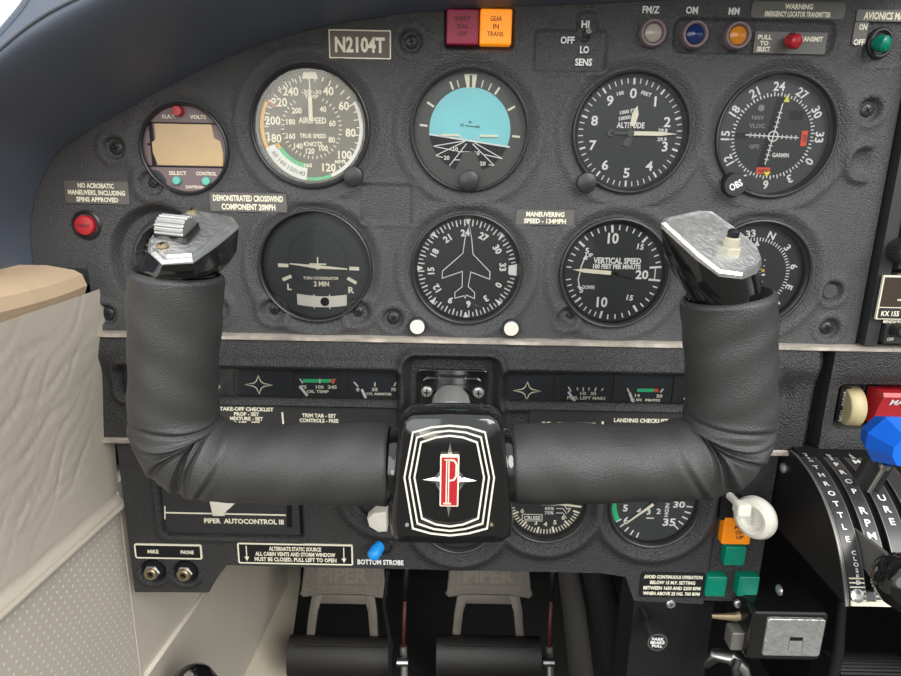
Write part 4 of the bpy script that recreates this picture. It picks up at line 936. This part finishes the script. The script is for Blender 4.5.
idx = np.arange(NY * NZ).reshape(NY, NZ); mb.f = np.stack([idx[:-1, :-1], idx[:-1, 1:], idx[1:, 1:], idx[1:, :-1]], 2).reshape(-1, 4)[:, ::-1].tolist(); mb.m = [0] * len(mb.f)
wall = mb.build('wall_left', 'beige', smooth=80); wall['kind'] = 'structure'; wall['label'] = 'beige leather cabin side panel with piped seam and perforated lower half'
mb = MB(); a_, b_ = lines
pts = []
for i in range(40):
    y = -.2 + (Yend + .2) * i / 39; z = a_.z + (b_.z - a_.z) * (y - a_.y) / (b_.y - a_.y); pts.append((XW + .0045 + .009 * math.exp(-((ztop - z) / .09) ** 2), y, z))
mb.tube(pts, .0018, 10); mb.build('piping', 'beige', wall)
mb = MB(); dv = (lines[1] - lines[0]); dv.x = 0; dv.normalize(); nv = Vector((0, dv.z, -dv.y))
for i in range(70):
    for j in range(1, 32):
        o = lines[0] + dv * (.0058 * (i - 12) + (.0029 if j % 2 else 0)) + nv * (.0052 * j + .004)
        if o.y > Yend - .004 or o.y < -.2 or o.z < .04: continue
        d = ztop - o.z; x = XW + .009 * math.exp(-(d / .09) ** 2) + .0003
        c_ = [(x, o.y + .00095 * math.cos(w), o.z + .00095 * math.sin(w)) for w in (0, PI / 3, 2 * PI / 3, PI, 4 * PI / 3, 5 * PI / 3)]
        mb.add(c_, [[0, 1, 2, 3, 4, 5]])
mb.build('perforations', 'white', wall)['kind'] = 'stuff'
# forward kick panel, further ahead below the instrument panel
mb = MB(); XF = XW + .0004; mb.box(XF - .02, XF, Yend - .0005, .42, 0.0, P(125, 560, .1).z + .12); w2 = mb.build('wall_front_left', 'beige'); w2['kind'] = 'structure'; w2['label'] = 'smooth beige kick panel in the left footwell'
mb = MB(); a, b = PX(143, 676, XF), PX(202, 594, XF); d = b - a; mb.tube([a + d * .02 + Vector((.0012, 0, 0)), b + d * .8 + Vector((.0012, 0, 0))], .0022, 10); mb.build('piping', 'beige', w2)
# tan ledge
mb = MB(); zl = ztop + .0035
sec = [(-.30, -.0045), (XW + .0065, -.0045), (XW + .0085, .001), (XW + .0065, .0075), (XW + .002, .010), (-.235, .0125), (-.30, .0125)]
mb.loops([[(x, y, zl + z_ + .0012 * math.sin(y * 40)) for x, z_ in sec] for y in np.linspace(-.26, -.0105, 40)]); o = mb.build('window_ledge', 'tan'); tag(o, 'tan fabric covered window ledge along the left cabin side', 'ledge')
mb = MB(); a = P(2, 288, -.09); mb.loops([[(x, y, z_) for x, z_ in ((-.30, zl + .012), (-.243, zl + .012), (-.240, zl + .017), (-.243, zl + .024), (-.30, zl + .026))] for y in np.linspace(-.26, -.045, 20)]); o = mb.build('ledge_cushion', 'tan'); tag(o, 'raised tan pad lying on the ledge at the left edge', 'pad')
# floor, firewall, footwell sides
def struct(name, mb, mk, label=None):
    o = mb.build(name, mk); o['kind'] = 'structure'
    if label: o['label'] = label
    return o
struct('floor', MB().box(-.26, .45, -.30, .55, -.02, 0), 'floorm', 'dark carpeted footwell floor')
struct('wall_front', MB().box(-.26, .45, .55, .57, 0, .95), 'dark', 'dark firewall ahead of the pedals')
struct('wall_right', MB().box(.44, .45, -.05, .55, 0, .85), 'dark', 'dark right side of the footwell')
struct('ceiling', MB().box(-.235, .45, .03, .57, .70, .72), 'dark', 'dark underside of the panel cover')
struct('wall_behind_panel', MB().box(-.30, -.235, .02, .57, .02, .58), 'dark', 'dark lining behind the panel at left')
# cream carpeted tunnel side piece ahead, left pedal side
mb = MB(); a, b = PX(238, 690, XF), PX(288, 585, XF); c, d = P(299, 585, b.y + .035), P(284, 690, a.y + .035); tp_ = P(300, 560, b.y + .035) ; mb.loops([[tuple(v + Vector((0, dy, 0))) for v in (a, d, c, tp_ + Vector((0, 0, .03)), b + Vector((0, 0, .05)), b)] for dy in (0, .01)]); mb.loops([[tuple(v + Vector((0, dy, 0))) for v in (a, d, d + Vector((0, 0, -.2)), a + Vector((0, 0, -.2)))] for dy in (0, .01)]); o = mb.build('footwell_carpet', 'beige2'); tag(o, 'cream carpet trim left of the left rudder pedal', 'carpet trim')
# window pane in the upper left
mb = MB(); n = 12; mb.loops([[(-.55 + .28 * i / n, .05 + .12 * math.sin(i / n * 1.3), z_) for z_ in (.62, 1.15)] for i in range(n + 1)], closed=False, cap0=False, cap1=False)
struct('window_1', mb, 'pane', 'side window glass beyond the glareshield at top left')

# ------------------------------------------------------------------ pedals
YP = .26
def pedal(cx, lab, yoff=0):
    p = P(cx, 577, YP); s = mpp(p); t = thing('rudder_pedal', lab, 'pedal', p, 'rudder pedals', M=frame(p, Matrix.Rotation(rad(-18), 4, 'X')))
    mb = MB(s); mb.prism([(-42, -14), (-44, -16), (-40, -20), (-20, -17), (20, -17), (40, -20), (44, -16), (42, -10), (37, 40), (-37, 40)], -3, 3, bev=1.5); mb.build('pedal_plate', 'pedal', t)
    MB(s).box(-25, 25, -200, -70, -12, -6).build('pedal_post', 'black', t)
    mb = MB(s); mb.text('PIPER', 0, 3, 14, 3.2, bold=.02, w=50)
    mb.pline(rr(0, 3, 62, 22, 2, 2), 1.4, 3, closed=True, th=.8)
    for i in range(15): mb.cyl(-33 + i * 4.7, -10, 1.2, 3, 4, 8)
    for j in range(6): mb.cyl(-36, -6 + j * 6, 1.2, 3, 4, 8); mb.cyl(36, -6 + j * 6, 1.2, 3, 4, 8)
    mb.build('embossing', 'emboss', t)
    for sx in (-1, 1):
        MB(s).prism([(sx * 20, -17), (sx * 31, -17), (sx * 34, -34), (sx * 36, -62), (sx * 28, -62), (sx * 25, -34)][::sx], -3, 2, bev=1).build('arm', 'pedal', t)
    MB(s).prism([(-30, -17), (30, -17), (28, -26), (-28, -26)], -3, 1.8, bev=.8).build('cross_bar', 'pedal', t)
    mb = MB(s); mb.loops([[(x, y * 1.0, z_) for y, z_ in [(-76 + 20 * math.cos(w), 4 + 14 * math.sin(w)) for w in np.linspace(0, 2 * PI, 24, endpoint=False)]] for x in (-51, -49, 49, 51)])
    for i in range(44): mb.box(-44 + i * 2, -43 + i * 2, -66, -62, 12, 15.6)
    mb.build('foot_bar', 'rubber', t); return t
pedal(344, 'left rudder pedal above a black rubber bar, next to the beige wall'); pedal(489, 'right rudder pedal above a black rubber bar, below the yoke hub')
for (a, lab) in ((405, 'thin rod with red sleeve right of the left rudder pedal'), (551, 'thin rod with red sleeve right of the right rudder pedal')):
    t = thing('control_rod', lab, 'rod', P(a, 660, .24), 'control rods', M=Matrix())
    MB().tube([P(a + 2, 560, .24), P(a, 600, .24)], .003, 10).build('rod', 'black', t); MB().tube([P(a, 600, .24), P(a - 2, 648, .235)], .0022, 10).build('red_sleeve', 'redp', t)
    MB().tube([P(a - 2, 646, .235), P(a - 1, 664, .23), P(a, 700, .21), P(a, 700, .21) + Vector((0, 0, -.2))], .0042, 10).build('clevis', 'grey', t); MB().tube([P(a - 8, 662, .22), P(a + 3, 662, .22)], .005, 12).build('bolt', 'steel', t)
mb = MB(); mb.tube([P(566, 560, .2), P(574, 610, .2), P(583, 690, .18), P(583, 690, .18) + Vector((0, 0, -.2))], [.010, .012, .013, .013], 14); tag(mb.build('duct', 'brownrub'), 'grey-brown flexible duct right of the right rudder pedal', 'duct')
mb = MB(); mb.tube([P(592, 556, .12), P(604, 600, .12), P(618, 700, .12), P(618, 700, .12) + Vector((0, 0, -.25))], [.012, .013, .013, .013], 14); tag(mb.build('duct', 'black'), 'black duct between grey-brown duct and park brake knob', 'duct')
mb = MB(); mb.tube([P(388, 570, .2), P(384, 604, .2), P(390, 640, .2), P(390, 640, .2) + Vector((0, 0, -.3))], .002, 8); tag(mb.build('cable', 'black'), 'thin black cable hanging beside the left pedal', 'cable')
# black item at bottom left
p = P(193, 688, .02); mb = MB(); mb.M = frame(p); mb.lathe([(.020, -.02), (.019, -.004), (.014, .006), (.006, .0085), (.0001, .009)], n=36); o1 = None
t = thing('floor_knob', 'black domed knob at bottom left with a silver cap', 'knob', p)
t.matrix_world = frame(p, Matrix.Rotation(rad(-60), 4, 'X'))
MB().lathe([(.018, -.02), (.017, .004), (.013, .012), (.007, .0155), (.0001, .016)], n=36).build('dome', 'gloss', t); MB().lathe([(.005, .012), (.005, .018), (.003, .0195), (.0001, .0195)], .002, .002, 20).build('silver_cap', 'steel', t)
# under-panel: brake knob, bracket, buckle
mb = MB(); p = P(657, 641, .0); s = mpp(p); t = thing('park_brake_knob', 'round black knob with circular PARK BRAKE PULL lettering under the lower panel', 'knob', p)
MB(s).lathe([(10, -20), (10.5, 0), (10, 1.5), (.01, 1.8)], n=40).build('knob', 'bezel', t); MB(s).lathe([(9.8, 1.9), (9.8, 2.1), (9, 2.1)], n=40).build('rim_ring', 'grey', t)
mb = MB(s)
for i, l in enumerate(('PARK', 'BRAKE', 'PULL')): mb.text(l, 0, 4 - i * 4, 3.2, 2.2, bold=.02)
mb.build('lettering', 'white', t); MB(s).tube([(0, 0, -18), (-10, 20, -60)], 4).build('stem', 'black', t)
mb = MB(); x0, x1, z0, z1 = wrect(628, 598, 706, 690, .03); mb.box(x0, x1, .001 , z1, -.03, .004); mb.build('x', 'black').name = 'bracket_box'
o = bpy.data.objects['bracket_box']; o.data.name = 'bracket_box'; o.matrix_world = Matrix.Translation((0, .03, 0)) @ FR; tag(o, 'black box behind the park brake knob', 'box')
x0, x1, z0, z1 = wrect(749, 612, 825, 661, -.02); p = P(787, 636.5, -.02); s = mpp(p); t = thing('fuel_valve_box', 'black box with a silver face under the throttle quadrant', 'box', p)
W, H = (x1 - x0) / s, (z1 - z0) / s; mb = MB(s); mb.rrect(0, 0, W, H, 5, -60, 0, bev=3); mb.build('case', 'gloss', t)
mb = MB(s); mb.rrect(6, 0, W - 18, H - 14, 3, -1, 2, bev=1); mb.build('silver_face', 'worn', t); mb = MB(s); mb.box(2, 15, -3, 1, 1.8, 2.3); mb.build('slot', 'dark', t); mb = MB(s); mb.pline([(2, -3), (2, -15), (16, -15), (16, -3)], .6, 2.1); mb.build('outline', 'grey', t)
p = P(740, 640, -.012); s = mpp(p); tag(MB(s).rrect(0, 0, 20, 21, 2, -12, 3, bev=1.5).build('latch_tab', 'grey', None, frame=frame(p)), 'small grey tab left of the silver-faced box', 'tab')
mb = MB(); mb.tube([P(712, 616, .0), P(735, 617, -.004), P(768, 611, -.004)], [.0015, .003, .0035], 10); tag(mb.build('brass_strip', 'brass'), 'brass coloured bar above the silver-faced box', 'bar')
mb = MB(); mb.tube([P(706, 664, .01), P(716, 655, .0), P(730, 656, -.004), P(742, 668, -.006), P(748, 685, -.006), P(748, 690, -.006) + Vector((0, .05, -.25))], [.003, .0045, .0055, .005, .004, .003], 16); tag(mb.build('cable_boot', 'steel'), 'crumpled silver boot at bottom, left of the silver-faced box', 'boot')
mb = MB(); mb.tube([P(738, 660, -.014), P(735, 668, -.016), P(738, 690, -.016), P(738, 690, -.016) + Vector((0, .04, -.31))], .0028, 10); tag(mb.build('cable', 'rubber'), 'black cable in front of the crumpled silver boot', 'cable')
# ribbed wheel at bottom right
p = P(890, 712, .03); s = mpp(p); t = thing('trim_wheel', 'large black ribbed wheel at the bottom right corner', 'wheel', p)
n = 120; mb = MB(s); L = []
for xx, rf in ((-38, .9), (-37, 1), (40, 1), (41, .9)): L.append([(xx, -14 + 38 * rf * (1 if j % 2 else .965) * math.cos(2 * PI * j / n), -42 + 38 * rf * (1 if j % 2 else .965) * math.sin(2 * PI * j / n)) for j in range(n)])
mb.loops(L); mb.build('ribbed_rim', 'black', t, smooth=20)
mb = MB(); mb.tube([P(842, 600, .012), P(838, 650, .012), P(838, 650, .012) + Vector((0, 0, -.35))], [.003, .004, .004], 14); tag(mb.build('bracket_post', 'black'), 'black post under the quadrant right of the silver-faced box', 'post')

# ------------------------------------------------------------------ control yoke
YY0 = -.098
yk = thing('control_yoke', 'black leather wrapped control yoke with red P emblem on its hub', 'control yoke', P(450, 480, YY0), M=Matrix())
def leather(name, ctrl, wpx, bend0, bend1, side, seed):
    # ctrl: list of (px, py, diameter px); densely resampled
    pts = [P(a, b, YY0) for a, b, _ in ctrl]; rs = [w / 2 * mpp(p) for p, (_, _, w) in zip(pts, ctrl)]
    dense = catmull(pts, 26); rr_ = np.interp(np.linspace(0, len(rs) - 1, len(dense)), range(len(rs)), rs)
    N = 96; L = []; rnd = random.Random(seed); M_ = len(dense)
    for i, p in enumerate(dense):
        T = (dense[min(i + 1, M_ - 1)] - dense[max(i - 1, 0)]).normalized(); Nn = Vector((-T.z, 0, T.x)) * side; B = Vector((0, -1, 0)); u = i / (M_ - 1)
        ring = []
        for j in range(N):
            a = 2 * PI * j / N; ca, sa = math.cos(a), math.sin(a)
            w = math.exp(-((u - (bend0 + bend1) / 2) / ((bend1 - bend0) * .5)) ** 4)
            # creases follow curves around the bend
            ph = (u - bend0) / (bend1 - bend0)
            d = 0
            for c0, dep, wd in ((.02, 1.1, .035), (.22, .8, .03), (.40, 1.5, .038), (.55, 1.1, .03), (.72, 1.4, .038), (.93, 1.0, .032)):
                cc = c0 + .13 * ca * math.sin(c0 * 9 + seed) + .04 * math.sin(a * 2 + c0 * 20)
                d -= dep * math.exp(-((ph - cc) / wd) ** 2) * (.35 + .65 * max(0, sa)) * (1 if ca < .6 else max(0.1, 1 - (ca - .6) * 2)); d += .5 * dep * math.exp(-((ph - cc - wd * 1.6) / wd) ** 2) * max(0, sa)
            wav = .00025 * math.sin(u * 60 + a * 3 + seed) + .0002 * math.sin(u * 23 - a * 2)
            r = rr_[i] + .0019 * d * w + wav
            ring.append(tuple(p + (Nn * ca + B * sa) * r))
        L.append(ring)
    # rolled ends
    def endring(k, f, sh):
        c = dense[k]; T = (dense[1] - dense[0]).normalized() if k == 0 else (dense[-1] - dense[-2]).normalized() * -1
        return [tuple(c + (Vector(v) - c) * f - T * sh) for v in L[k]]
    L = [endring(0, .80, -.0005), endring(0, .93, .0014)] + L + [endring(-1, .97, .0014), endring(-1, .90, .0022), endring(-1, .80, -.001)]
    mb = MB(); mb.loops(L); return mb.build(name, 'leather', yk, smooth=60)
leather('left_grip', [(387, 464, 83), (345, 464, 81), (300, 463.5, 80), (255, 463, 79), (225, 461, 80), (203, 456.5, 84), (187, 447, 87), (178, 432, 88), (174.5, 412, 85), (174, 385, 85), (174.5, 350, 86), (175.5, 315, 89), (177, 276, 91)], 0, .33, .66, 1, 1)
leather('right_grip', [(514, 464, 78), (550, 463, 80), (600, 463, 78), (645, 462.5, 77), (678, 460, 80), (702, 455.5, 84), (718, 446, 88), (727, 431, 89), (730, 411, 87), (730.5, 385, 87), (730, 350, 88), (729, 325, 89), (727.5, 299, 91)], 0, .33, .66, -1, 2)
# hub
Yh = -.122
p = P(451, 480, Yh); hb = [(412, 417), (450, 415.5), (490, 417), (499, 421), (503, 430), (507, 465), (511.5, 505), (513, 528), (511, 540), (503, 546), (452, 548), (399, 546), (391.5, 540), (390, 528), (391.5, 505), (395, 465), (399.5, 430), (404, 421)]
def Lh(a, b): q = P(a, b, Yh); return (q.x - p.x, q.z - p.z)
poly = [Lh(a, b) for a, b in hb]
hs = frame(p)
mb = MB(); A = lambda k, z_: [(x * k, y * k, z_) for x, y in poly]
mb.loops([A(.90, -.020), A(1.0, -.016), A(1.03, -.011), A(1.025, -.0075), A(1.005, -.0045), A(.975, -.0022), A(.93, -.0009), A(.5, 0)]); h_ = mb.build('hub', 'gloss', yk, smooth=50); h_.matrix_local = hs
mb = MB()
for k in range(3):
    d = k * 5
    ol = [(413 + d * .8, 432 + d), (431 + d * .5, 427 + d), (449.5, 425.3 + d), (468 - d * .5, 427 + d), (485 - d * .8, 432 + d), (494 - d, 477), (487 - d * .9, 528 - d), (468 - d * .5, 533 - d * .9), (450, 535 - d * .9), (431 + d * .5, 533 - d * .9), (413 + d * .9, 528 - d), (404.5 + d, 477)]
    mb.pline([Lh(a, b) for a, b in ol], .0008, 0.0001, closed=True, th=.0005)
o = mb.build('badge_lines', 'creamp', h_); 
def star(mb, cx, cy, rx, ry):
    w = .0032
    for k in range(4):
        a = k * PI / 2; R_ = rx if k % 2 == 0 else ry; d = (math.cos(a), math.sin(a)); n_ = (-d[1], d[0]); tip = (cx + d[0] * R_, cy + d[1] * R_, .0003)
        b1 = (cx + n_[0] * w, cy + n_[1] * w, .0003); b2 = (cx - n_[0] * w, cy - n_[1] * w, .0003); c_ = (cx, cy, .0022)
        mb.add([b2, tip, c_], [[0, 1, 2]]); mb.add([tip, b1, c_], [[0, 1, 2]])
sx_, sy_ = Lh(449.5, 480); s = mpp(p)
mb = MB(); star(mb, sx_, sy_, 27 * s, 41 * s); mb.arc(.0052, .0064, 0, 360, .0006, 0, sx_, sy_, 32); mb.build('star_emblem', 'steel', h_, smooth=0)
x0, y0 = Lh(439.5, 504); x1, y1 = Lh(459.5, 454)
mb = MB(); mb.rrect((x0 + x1) / 2, (y0 + y1) / 2, x1 - x0, y1 - y0, .0006, .0002, .0022, 1, bev=.0002); mb.rrect((x0 + x1) / 2, (y0 + y1) / 2, x1 - x0 - .0014, y1 - y0 - .0014, .0003, .0002, .0024, 0); e = mb.build('red_emblem_plate', ['red', 'cream'], h_)
mb = MB(); cx, cy = (x0 + x1) / 2 + .0003, (y0 + y1) / 2; hh = (y1 - y0) / 2 * .86; zt_ = .0025
mb.line(cx - .0016, -hh + cy, cx - .0016, hh + cy, .0005, zt_); mb.line(cx - .0006, -hh + cy, cx - .0006, hh + cy, .0005, zt_); mb.line(cx - .0026, hh + cy, cx, hh + cy, .0005, zt_); mb.line(cx - .0028, -hh + cy, cx + .0006, -hh + cy, .0007, zt_)
mb.pline([(cx - .0002, cy + hh), (cx + .0016, cy + hh * .98), (cx + .0027, cy + hh * .82), (cx + .0027, cy + hh * .28), (cx + .0016, cy + hh * .1), (cx - .0002, cy + hh * .06)], .0008, zt_); mb.build('letter_p', 'cream', e)
for a, b, mk in ((407, 525, 'inkg'), (491.5, 525, 'brass')):
    x, y = Lh(a, b); MB().lathe([(.0009, -.003), (.0009, .0002), (.0001, .0004)], x, y, 12).build('rivet', mk, h_)
# arms between hub and leather
for xa, xb in ((378, 405), (523, 496)):
    a, b = P(xa, 465, YY0), P(xb, 465, YY0); mb = MB(); m_ = a.lerp(b, .5); mb.tube([a, a.lerp(b, .3), a.lerp(b, .45), m_.lerp(b, .3), b, b + (b - a) * .5], [.0165, .0165, .0178, .0182, .0180, .0175], 40); mb.build('arm_collar', 'gloss', yk)
# shaft
sh0 = P(451, 402, .004); mb = MB(); mb.tube([sh0, Vector((sh0.x, -.08, P(451, 470, Yh).z + .004))], .0118, 40); mb.build('shaft', 'shaft', yk)
# grip caps
def cap(name, top, bottom, mkbody, bev=.0016):
    T = [P(a, b, y) for a, b, y in top]; B_ = [P(a, b, y) for a, b, y in bottom]
    mb = MB(); mid_ = [t_.lerp(b, .12) for t_, b in zip(T, B_)]; cT = sum(T, Vector()) / len(T)
    inn_ = [cT.lerp(t_, .93) + Vector((0, 0, .0006)) for t_ in T]
    mb.loops([[tuple(v) for v in B_], [tuple(v) for v in mid_], [tuple(v) for v in T]], 0, True, False)
    mb.loops([[tuple(v) for v in T], [tuple(v) for v in inn_]], 1, False, True)
    o = mb.build(name, [mkbody, 'worn'], yk, smooth=30); md = o.modifiers.new('b', 'BEVEL'); md.width = bev; md.segments = 3; md.limit_method = 'ANGLE'; md.angle_limit = rad(30)
    return o, T
tl = [(148, 250, -.112), (149, 241, -.106), (160, 223, -.094), (194, 210, -.080), (232, 217, -.078), (239, 226, -.082), (218, 243, -.100), (193, 262, -.120), (163, 264, -.121)]
bl_ = [(143, 285, -.112), (143, 285, -.100), (150, 285, -.090), (185, 285, -.080), (215, 285, -.080), (221, 285, -.086), (222, 287, -.098), (200, 290, -.116), (160, 290, -.114)]
tl2 = [(a, b, y) for a, b, y in tl]
mids = [(146, 268), (146, 262), (155, 250), (190, 245), (232, 240), (244, 248), (234, 262), (200, 277), (160, 277)]
def baseloop(T, ce, r):
    ctr_ = sum(T, Vector()) / len(T); an = [math.atan2(v.y - ctr_.y, v.x - ctr_.x) for v in T]
    return [ce + Vector((r * math.cos(a), r * math.sin(a), 0)) for a in an]
T = [P(*v) for v in tl]; Mi = [P(a, b, tl[i][2]) for i, (a, b) in enumerate(mids)]
gc = P(177, 276, YY0); B_ = baseloop(T, gc + Vector((0, 0, -.003)), 40 * mpp(gc)); B2 = [v + Vector((0, 0, .008)) for v in B_]; Mi = [a.lerp(b, .25) for a, b in zip(Mi, B2)]
cT = sum(T, Vector()) / len(T)
mb = MB(); tv = lambda l: [tuple(v) for v in l]
mb.loops([tv(B_), tv([v + Vector((0, 0, .004)) for v in B_]), tv(Mi), tv([m_.lerp(t_, .90) for m_, t_ in zip(Mi, T)])], 0, True, True); o = mb.build('left_grip_cap', 'gloss', yk, smooth=50)
mb = MB(); nrm = (T[3] - T[0]).cross(T[7] - T[0]).normalized(); nrm = nrm if nrm.z > 0 else -nrm
mb.loops([tv([m_.lerp(t_, .90) for m_, t_ in zip(Mi, T)]), tv(T), tv([cT.lerp(t_, .93) + nrm * .001 for t_ in T]), tv([cT.lerp(t_, .86) + nrm * .001 for t_ in T]), tv([cT.lerp(t_, .83) + nrm * .002 for t_ in T])], 0, True, True); tp = mb.build('left_cap_plate', 'worn', yk, smooth=30)
def basis(Tl, i0, i1, i2, cen_):
    ex = (Tl[i1] - Tl[i0]).normalized(); n_ = ex.cross(Tl[i2] - Tl[i0]).normalized(); n_ = n_ if n_.z > 0 else -n_; ey = n_.cross(ex); M_ = Matrix((ex, ey, n_)).transposed().to_4x4(); M_.translation = cen_; return M_
# trim rocker switch on the left grip
c_ = P(176, 233, -.101)
Mx = basis(T, 8, 7, 3, c_ + nrm * .002); Mx = Matrix.Translation(Mx.translation) @ Mx.to_3x3().to_4x4() @ Matrix.Rotation(rad(-18), 4, 'Z')
mb = MB(); mb.M = Mx = Mx @ Matrix.Translation((.0015, -.001, 0)) @ Matrix.Scale(.82, 4); mb.rrect(0, 0, .019, .016, .002, -.002, .001); mb.build('switch_base', 'gloss', tp)
mb = MB(); mb.M = Mx; L = []
n = 40
for xx in (-.0082, -.0078, .0078, .0082):
    k = .95 if abs(xx) > .008 else 1; L.append([(xx, k * .0075 * (1 - .05 * (j % 4 < 2)) * math.cos(PI * j / n) , .001 + k * .0072 * (1 - .10 * (j % 4 < 2)) * math.sin(PI * j / n)) for j in range(n + 1)])
mb.loops(L); mb.build('trim_rocker', 'rockm', tp, smooth=25)
for a, b, y in ((163.5, 249.5, -.112), (193, 215, -.084)):
    mb = MB(); mb.M = basis(T, 8, 7, 3, P(a, b, y) + nrm * .0016); mb.M = mb.M @ Matrix.Scale(.75, 4); mb.lathe([(.0034, 0), (.0034, .001), (.002, .0018), (.0001, .0018)], n=20); mb.line(-.0018, 0, .0018, 0, .0006, .0019, 1); mb.line(0, -.0018, 0, .0018, .0006, .0019, 1); mb.build('screw', ['brass', 'dark'], tp)
# right cap
T = [P(*v) for v in ((661, 223, -.108), (664, 218, -.102), (697, 211, -.086), (710, 211.5, -.082), (736, 230, -.082), (757, 248, -.086), (761.5, 260, -.094), (756, 270, -.108), (742, 276, -.120), (719, 273, -.122), (697, 256, -.118))]
Mi = [P(*v) for v in ((653, 248, -.106), (657, 240, -.102), (690, 240, -.088), (712, 240, -.084), (738, 262, -.084), (758, 280, -.088), (762, 288, -.094), (757, 296, -.108), (742, 300, -.118), (716, 300, -.120), (680, 278, -.116))]
B_ = [P(*v) for v in ((689, 308, -.104), (692, 308, -.100), (705, 308, -.088), (715, 308, -.084), (738, 308, -.084), (755, 308, -.088), (761, 308, -.094), (757, 310, -.106), (742, 312, -.116), (716, 312, -.118), (694, 310, -.112))]
gc = P(727.5, 299, YY0); B_ = baseloop(T, gc + Vector((0, 0, -.003)), 40 * mpp(gc)); B2 = [v + Vector((0, 0, .008)) for v in B_]; Mi = [a.lerp(b, .25) for a, b in zip(Mi, B2)]
cT = sum(T, Vector()) / len(T); nrm = (T[5] - T[0]).cross(T[9] - T[0]).normalized(); nrm = nrm if nrm.z > 0 else -nrm
mb = MB(); e1 = [m_.lerp(t_, .86) for m_, t_ in zip(Mi, T)]
mb.loops([tv(B_), tv([v + Vector((0, 0, .003)) for v in B_]), tv(Mi), tv(e1)], 0, True, True); mb.build('right_grip_cap', 'gloss', yk, smooth=50)
mb = MB(); mb.loops([tv(e1), tv(T), tv([cT.lerp(t_, .95) + nrm * .001 for t_ in T]), tv([cT.lerp(t_, .88) + nrm * .0008 for t_ in T])], 0, True, True); tp = mb.build('right_cap_plate', 'worn', yk, smooth=30)
mb = MB(); Mx = Matrix.Translation(P(729, 254, -.101)) @ Matrix.Rotation(rad(12), 4, 'X'); mb.M = Mx = Mx @ Matrix.Scale(.82, 4); mb.lathe([(.0062, 0), (.0062, .004), (.0056, .0046)], n=6, cap1=True); mb.lathe([(.0042, .004), (.0042, .009), (.0036, .0096)], n=20, cap1=True); mb.build('button_nut', 'nutm', tp)
mb = MB(); mb.M = Mx; mb.lathe([(.0030, .009), (.0030, .0125), (.0022, .0135), (.0001, .0135)], n=20); mb.build('push_button', 'black', tp)

# ------------------------------------------------------------------ light
W = bpy.data.worlds.new('sky'); sc.world = W; W.use_nodes = True; nt = W.node_tree; bg = nt.nodes['Background']
tc = nt.nodes.new('ShaderNodeTexCoord'); sp = nt.nodes.new('ShaderNodeSeparateXYZ'); cr = nt.nodes.new('ShaderNodeValToRGB'); mp = nt.nodes.new('ShaderNodeMapRange')
mp.inputs[1].default_value = -1; mp.inputs[2].default_value = 1
nt.links.new(tc.outputs['Generated'], sp.inputs[0]); nt.links.new(sp.outputs[2], mp.inputs[0]); nt.links.new(mp.outputs[0], cr.inputs[0]); nt.links.new(cr.outputs[0], bg.inputs[0])
e = cr.color_ramp.elements; e[0].position = .40; e[0].color = (.13, .125, .115, 1); e[1].position = .58; e[1].color = (.86, .88, .90, 1)
# bright patch added to the sky for the airspeed glass to reflect
dn = nt.nodes.new('ShaderNodeVectorMath'); dn.operation = 'DOT_PRODUCT'; dn.inputs[1].default_value = Vector((-.205, -.977, .055)).normalized()
nt.links.new(tc.outputs['Generated'], dn.inputs[0]); m2 = nt.nodes.new('ShaderNodeMapRange'); m2.interpolation_type = 'SMOOTHSTEP'
m2.inputs[1].default_value = math.cos(.135); m2.inputs[2].default_value = math.cos(.085); m2.inputs[3].default_value = 0; m2.inputs[4].default_value = 1
nt.links.new(dn.outputs['Value'], m2.inputs[0]); mxw = nt.nodes.new('ShaderNodeMix'); mxw.data_type = 'RGBA'; mxw.inputs[7].default_value = (5.0, 4.7, 3.9, 1)
nt.links.new(m2.outputs[0], mxw.inputs[0]); nt.links.new(cr.outputs[0], mxw.inputs[6]); nt.links.new(mxw.outputs[2], bg.inputs[0])
bg.inputs[1].default_value = 1.0
def daylight(name, d, st, ang, col=(1, 1, 1)):
    l = bpy.data.lights.new(name, 'SUN'); l.energy = st; l.angle = rad(ang); l.color = col; o = bpy.data.objects.new(name, l); COL.objects.link(o)
    o.rotation_euler = Vector(d).to_track_quat('-Z', 'Y').to_euler(); return o
daylight('daylight', (-.55, .85, -.65), 1.9, 35, (1, .99, .965)); daylight('daylight', (.5, .8, -.35), .9, 50, (.96, .98, 1))  # second one added as soft fill, for daylight from the left windows
vs = sc.view_settings; vs.view_transform = 'Standard'; vs.look = 'None'; vs.exposure = .55; vs.gamma = 1; vs.use_curve_mapping = False
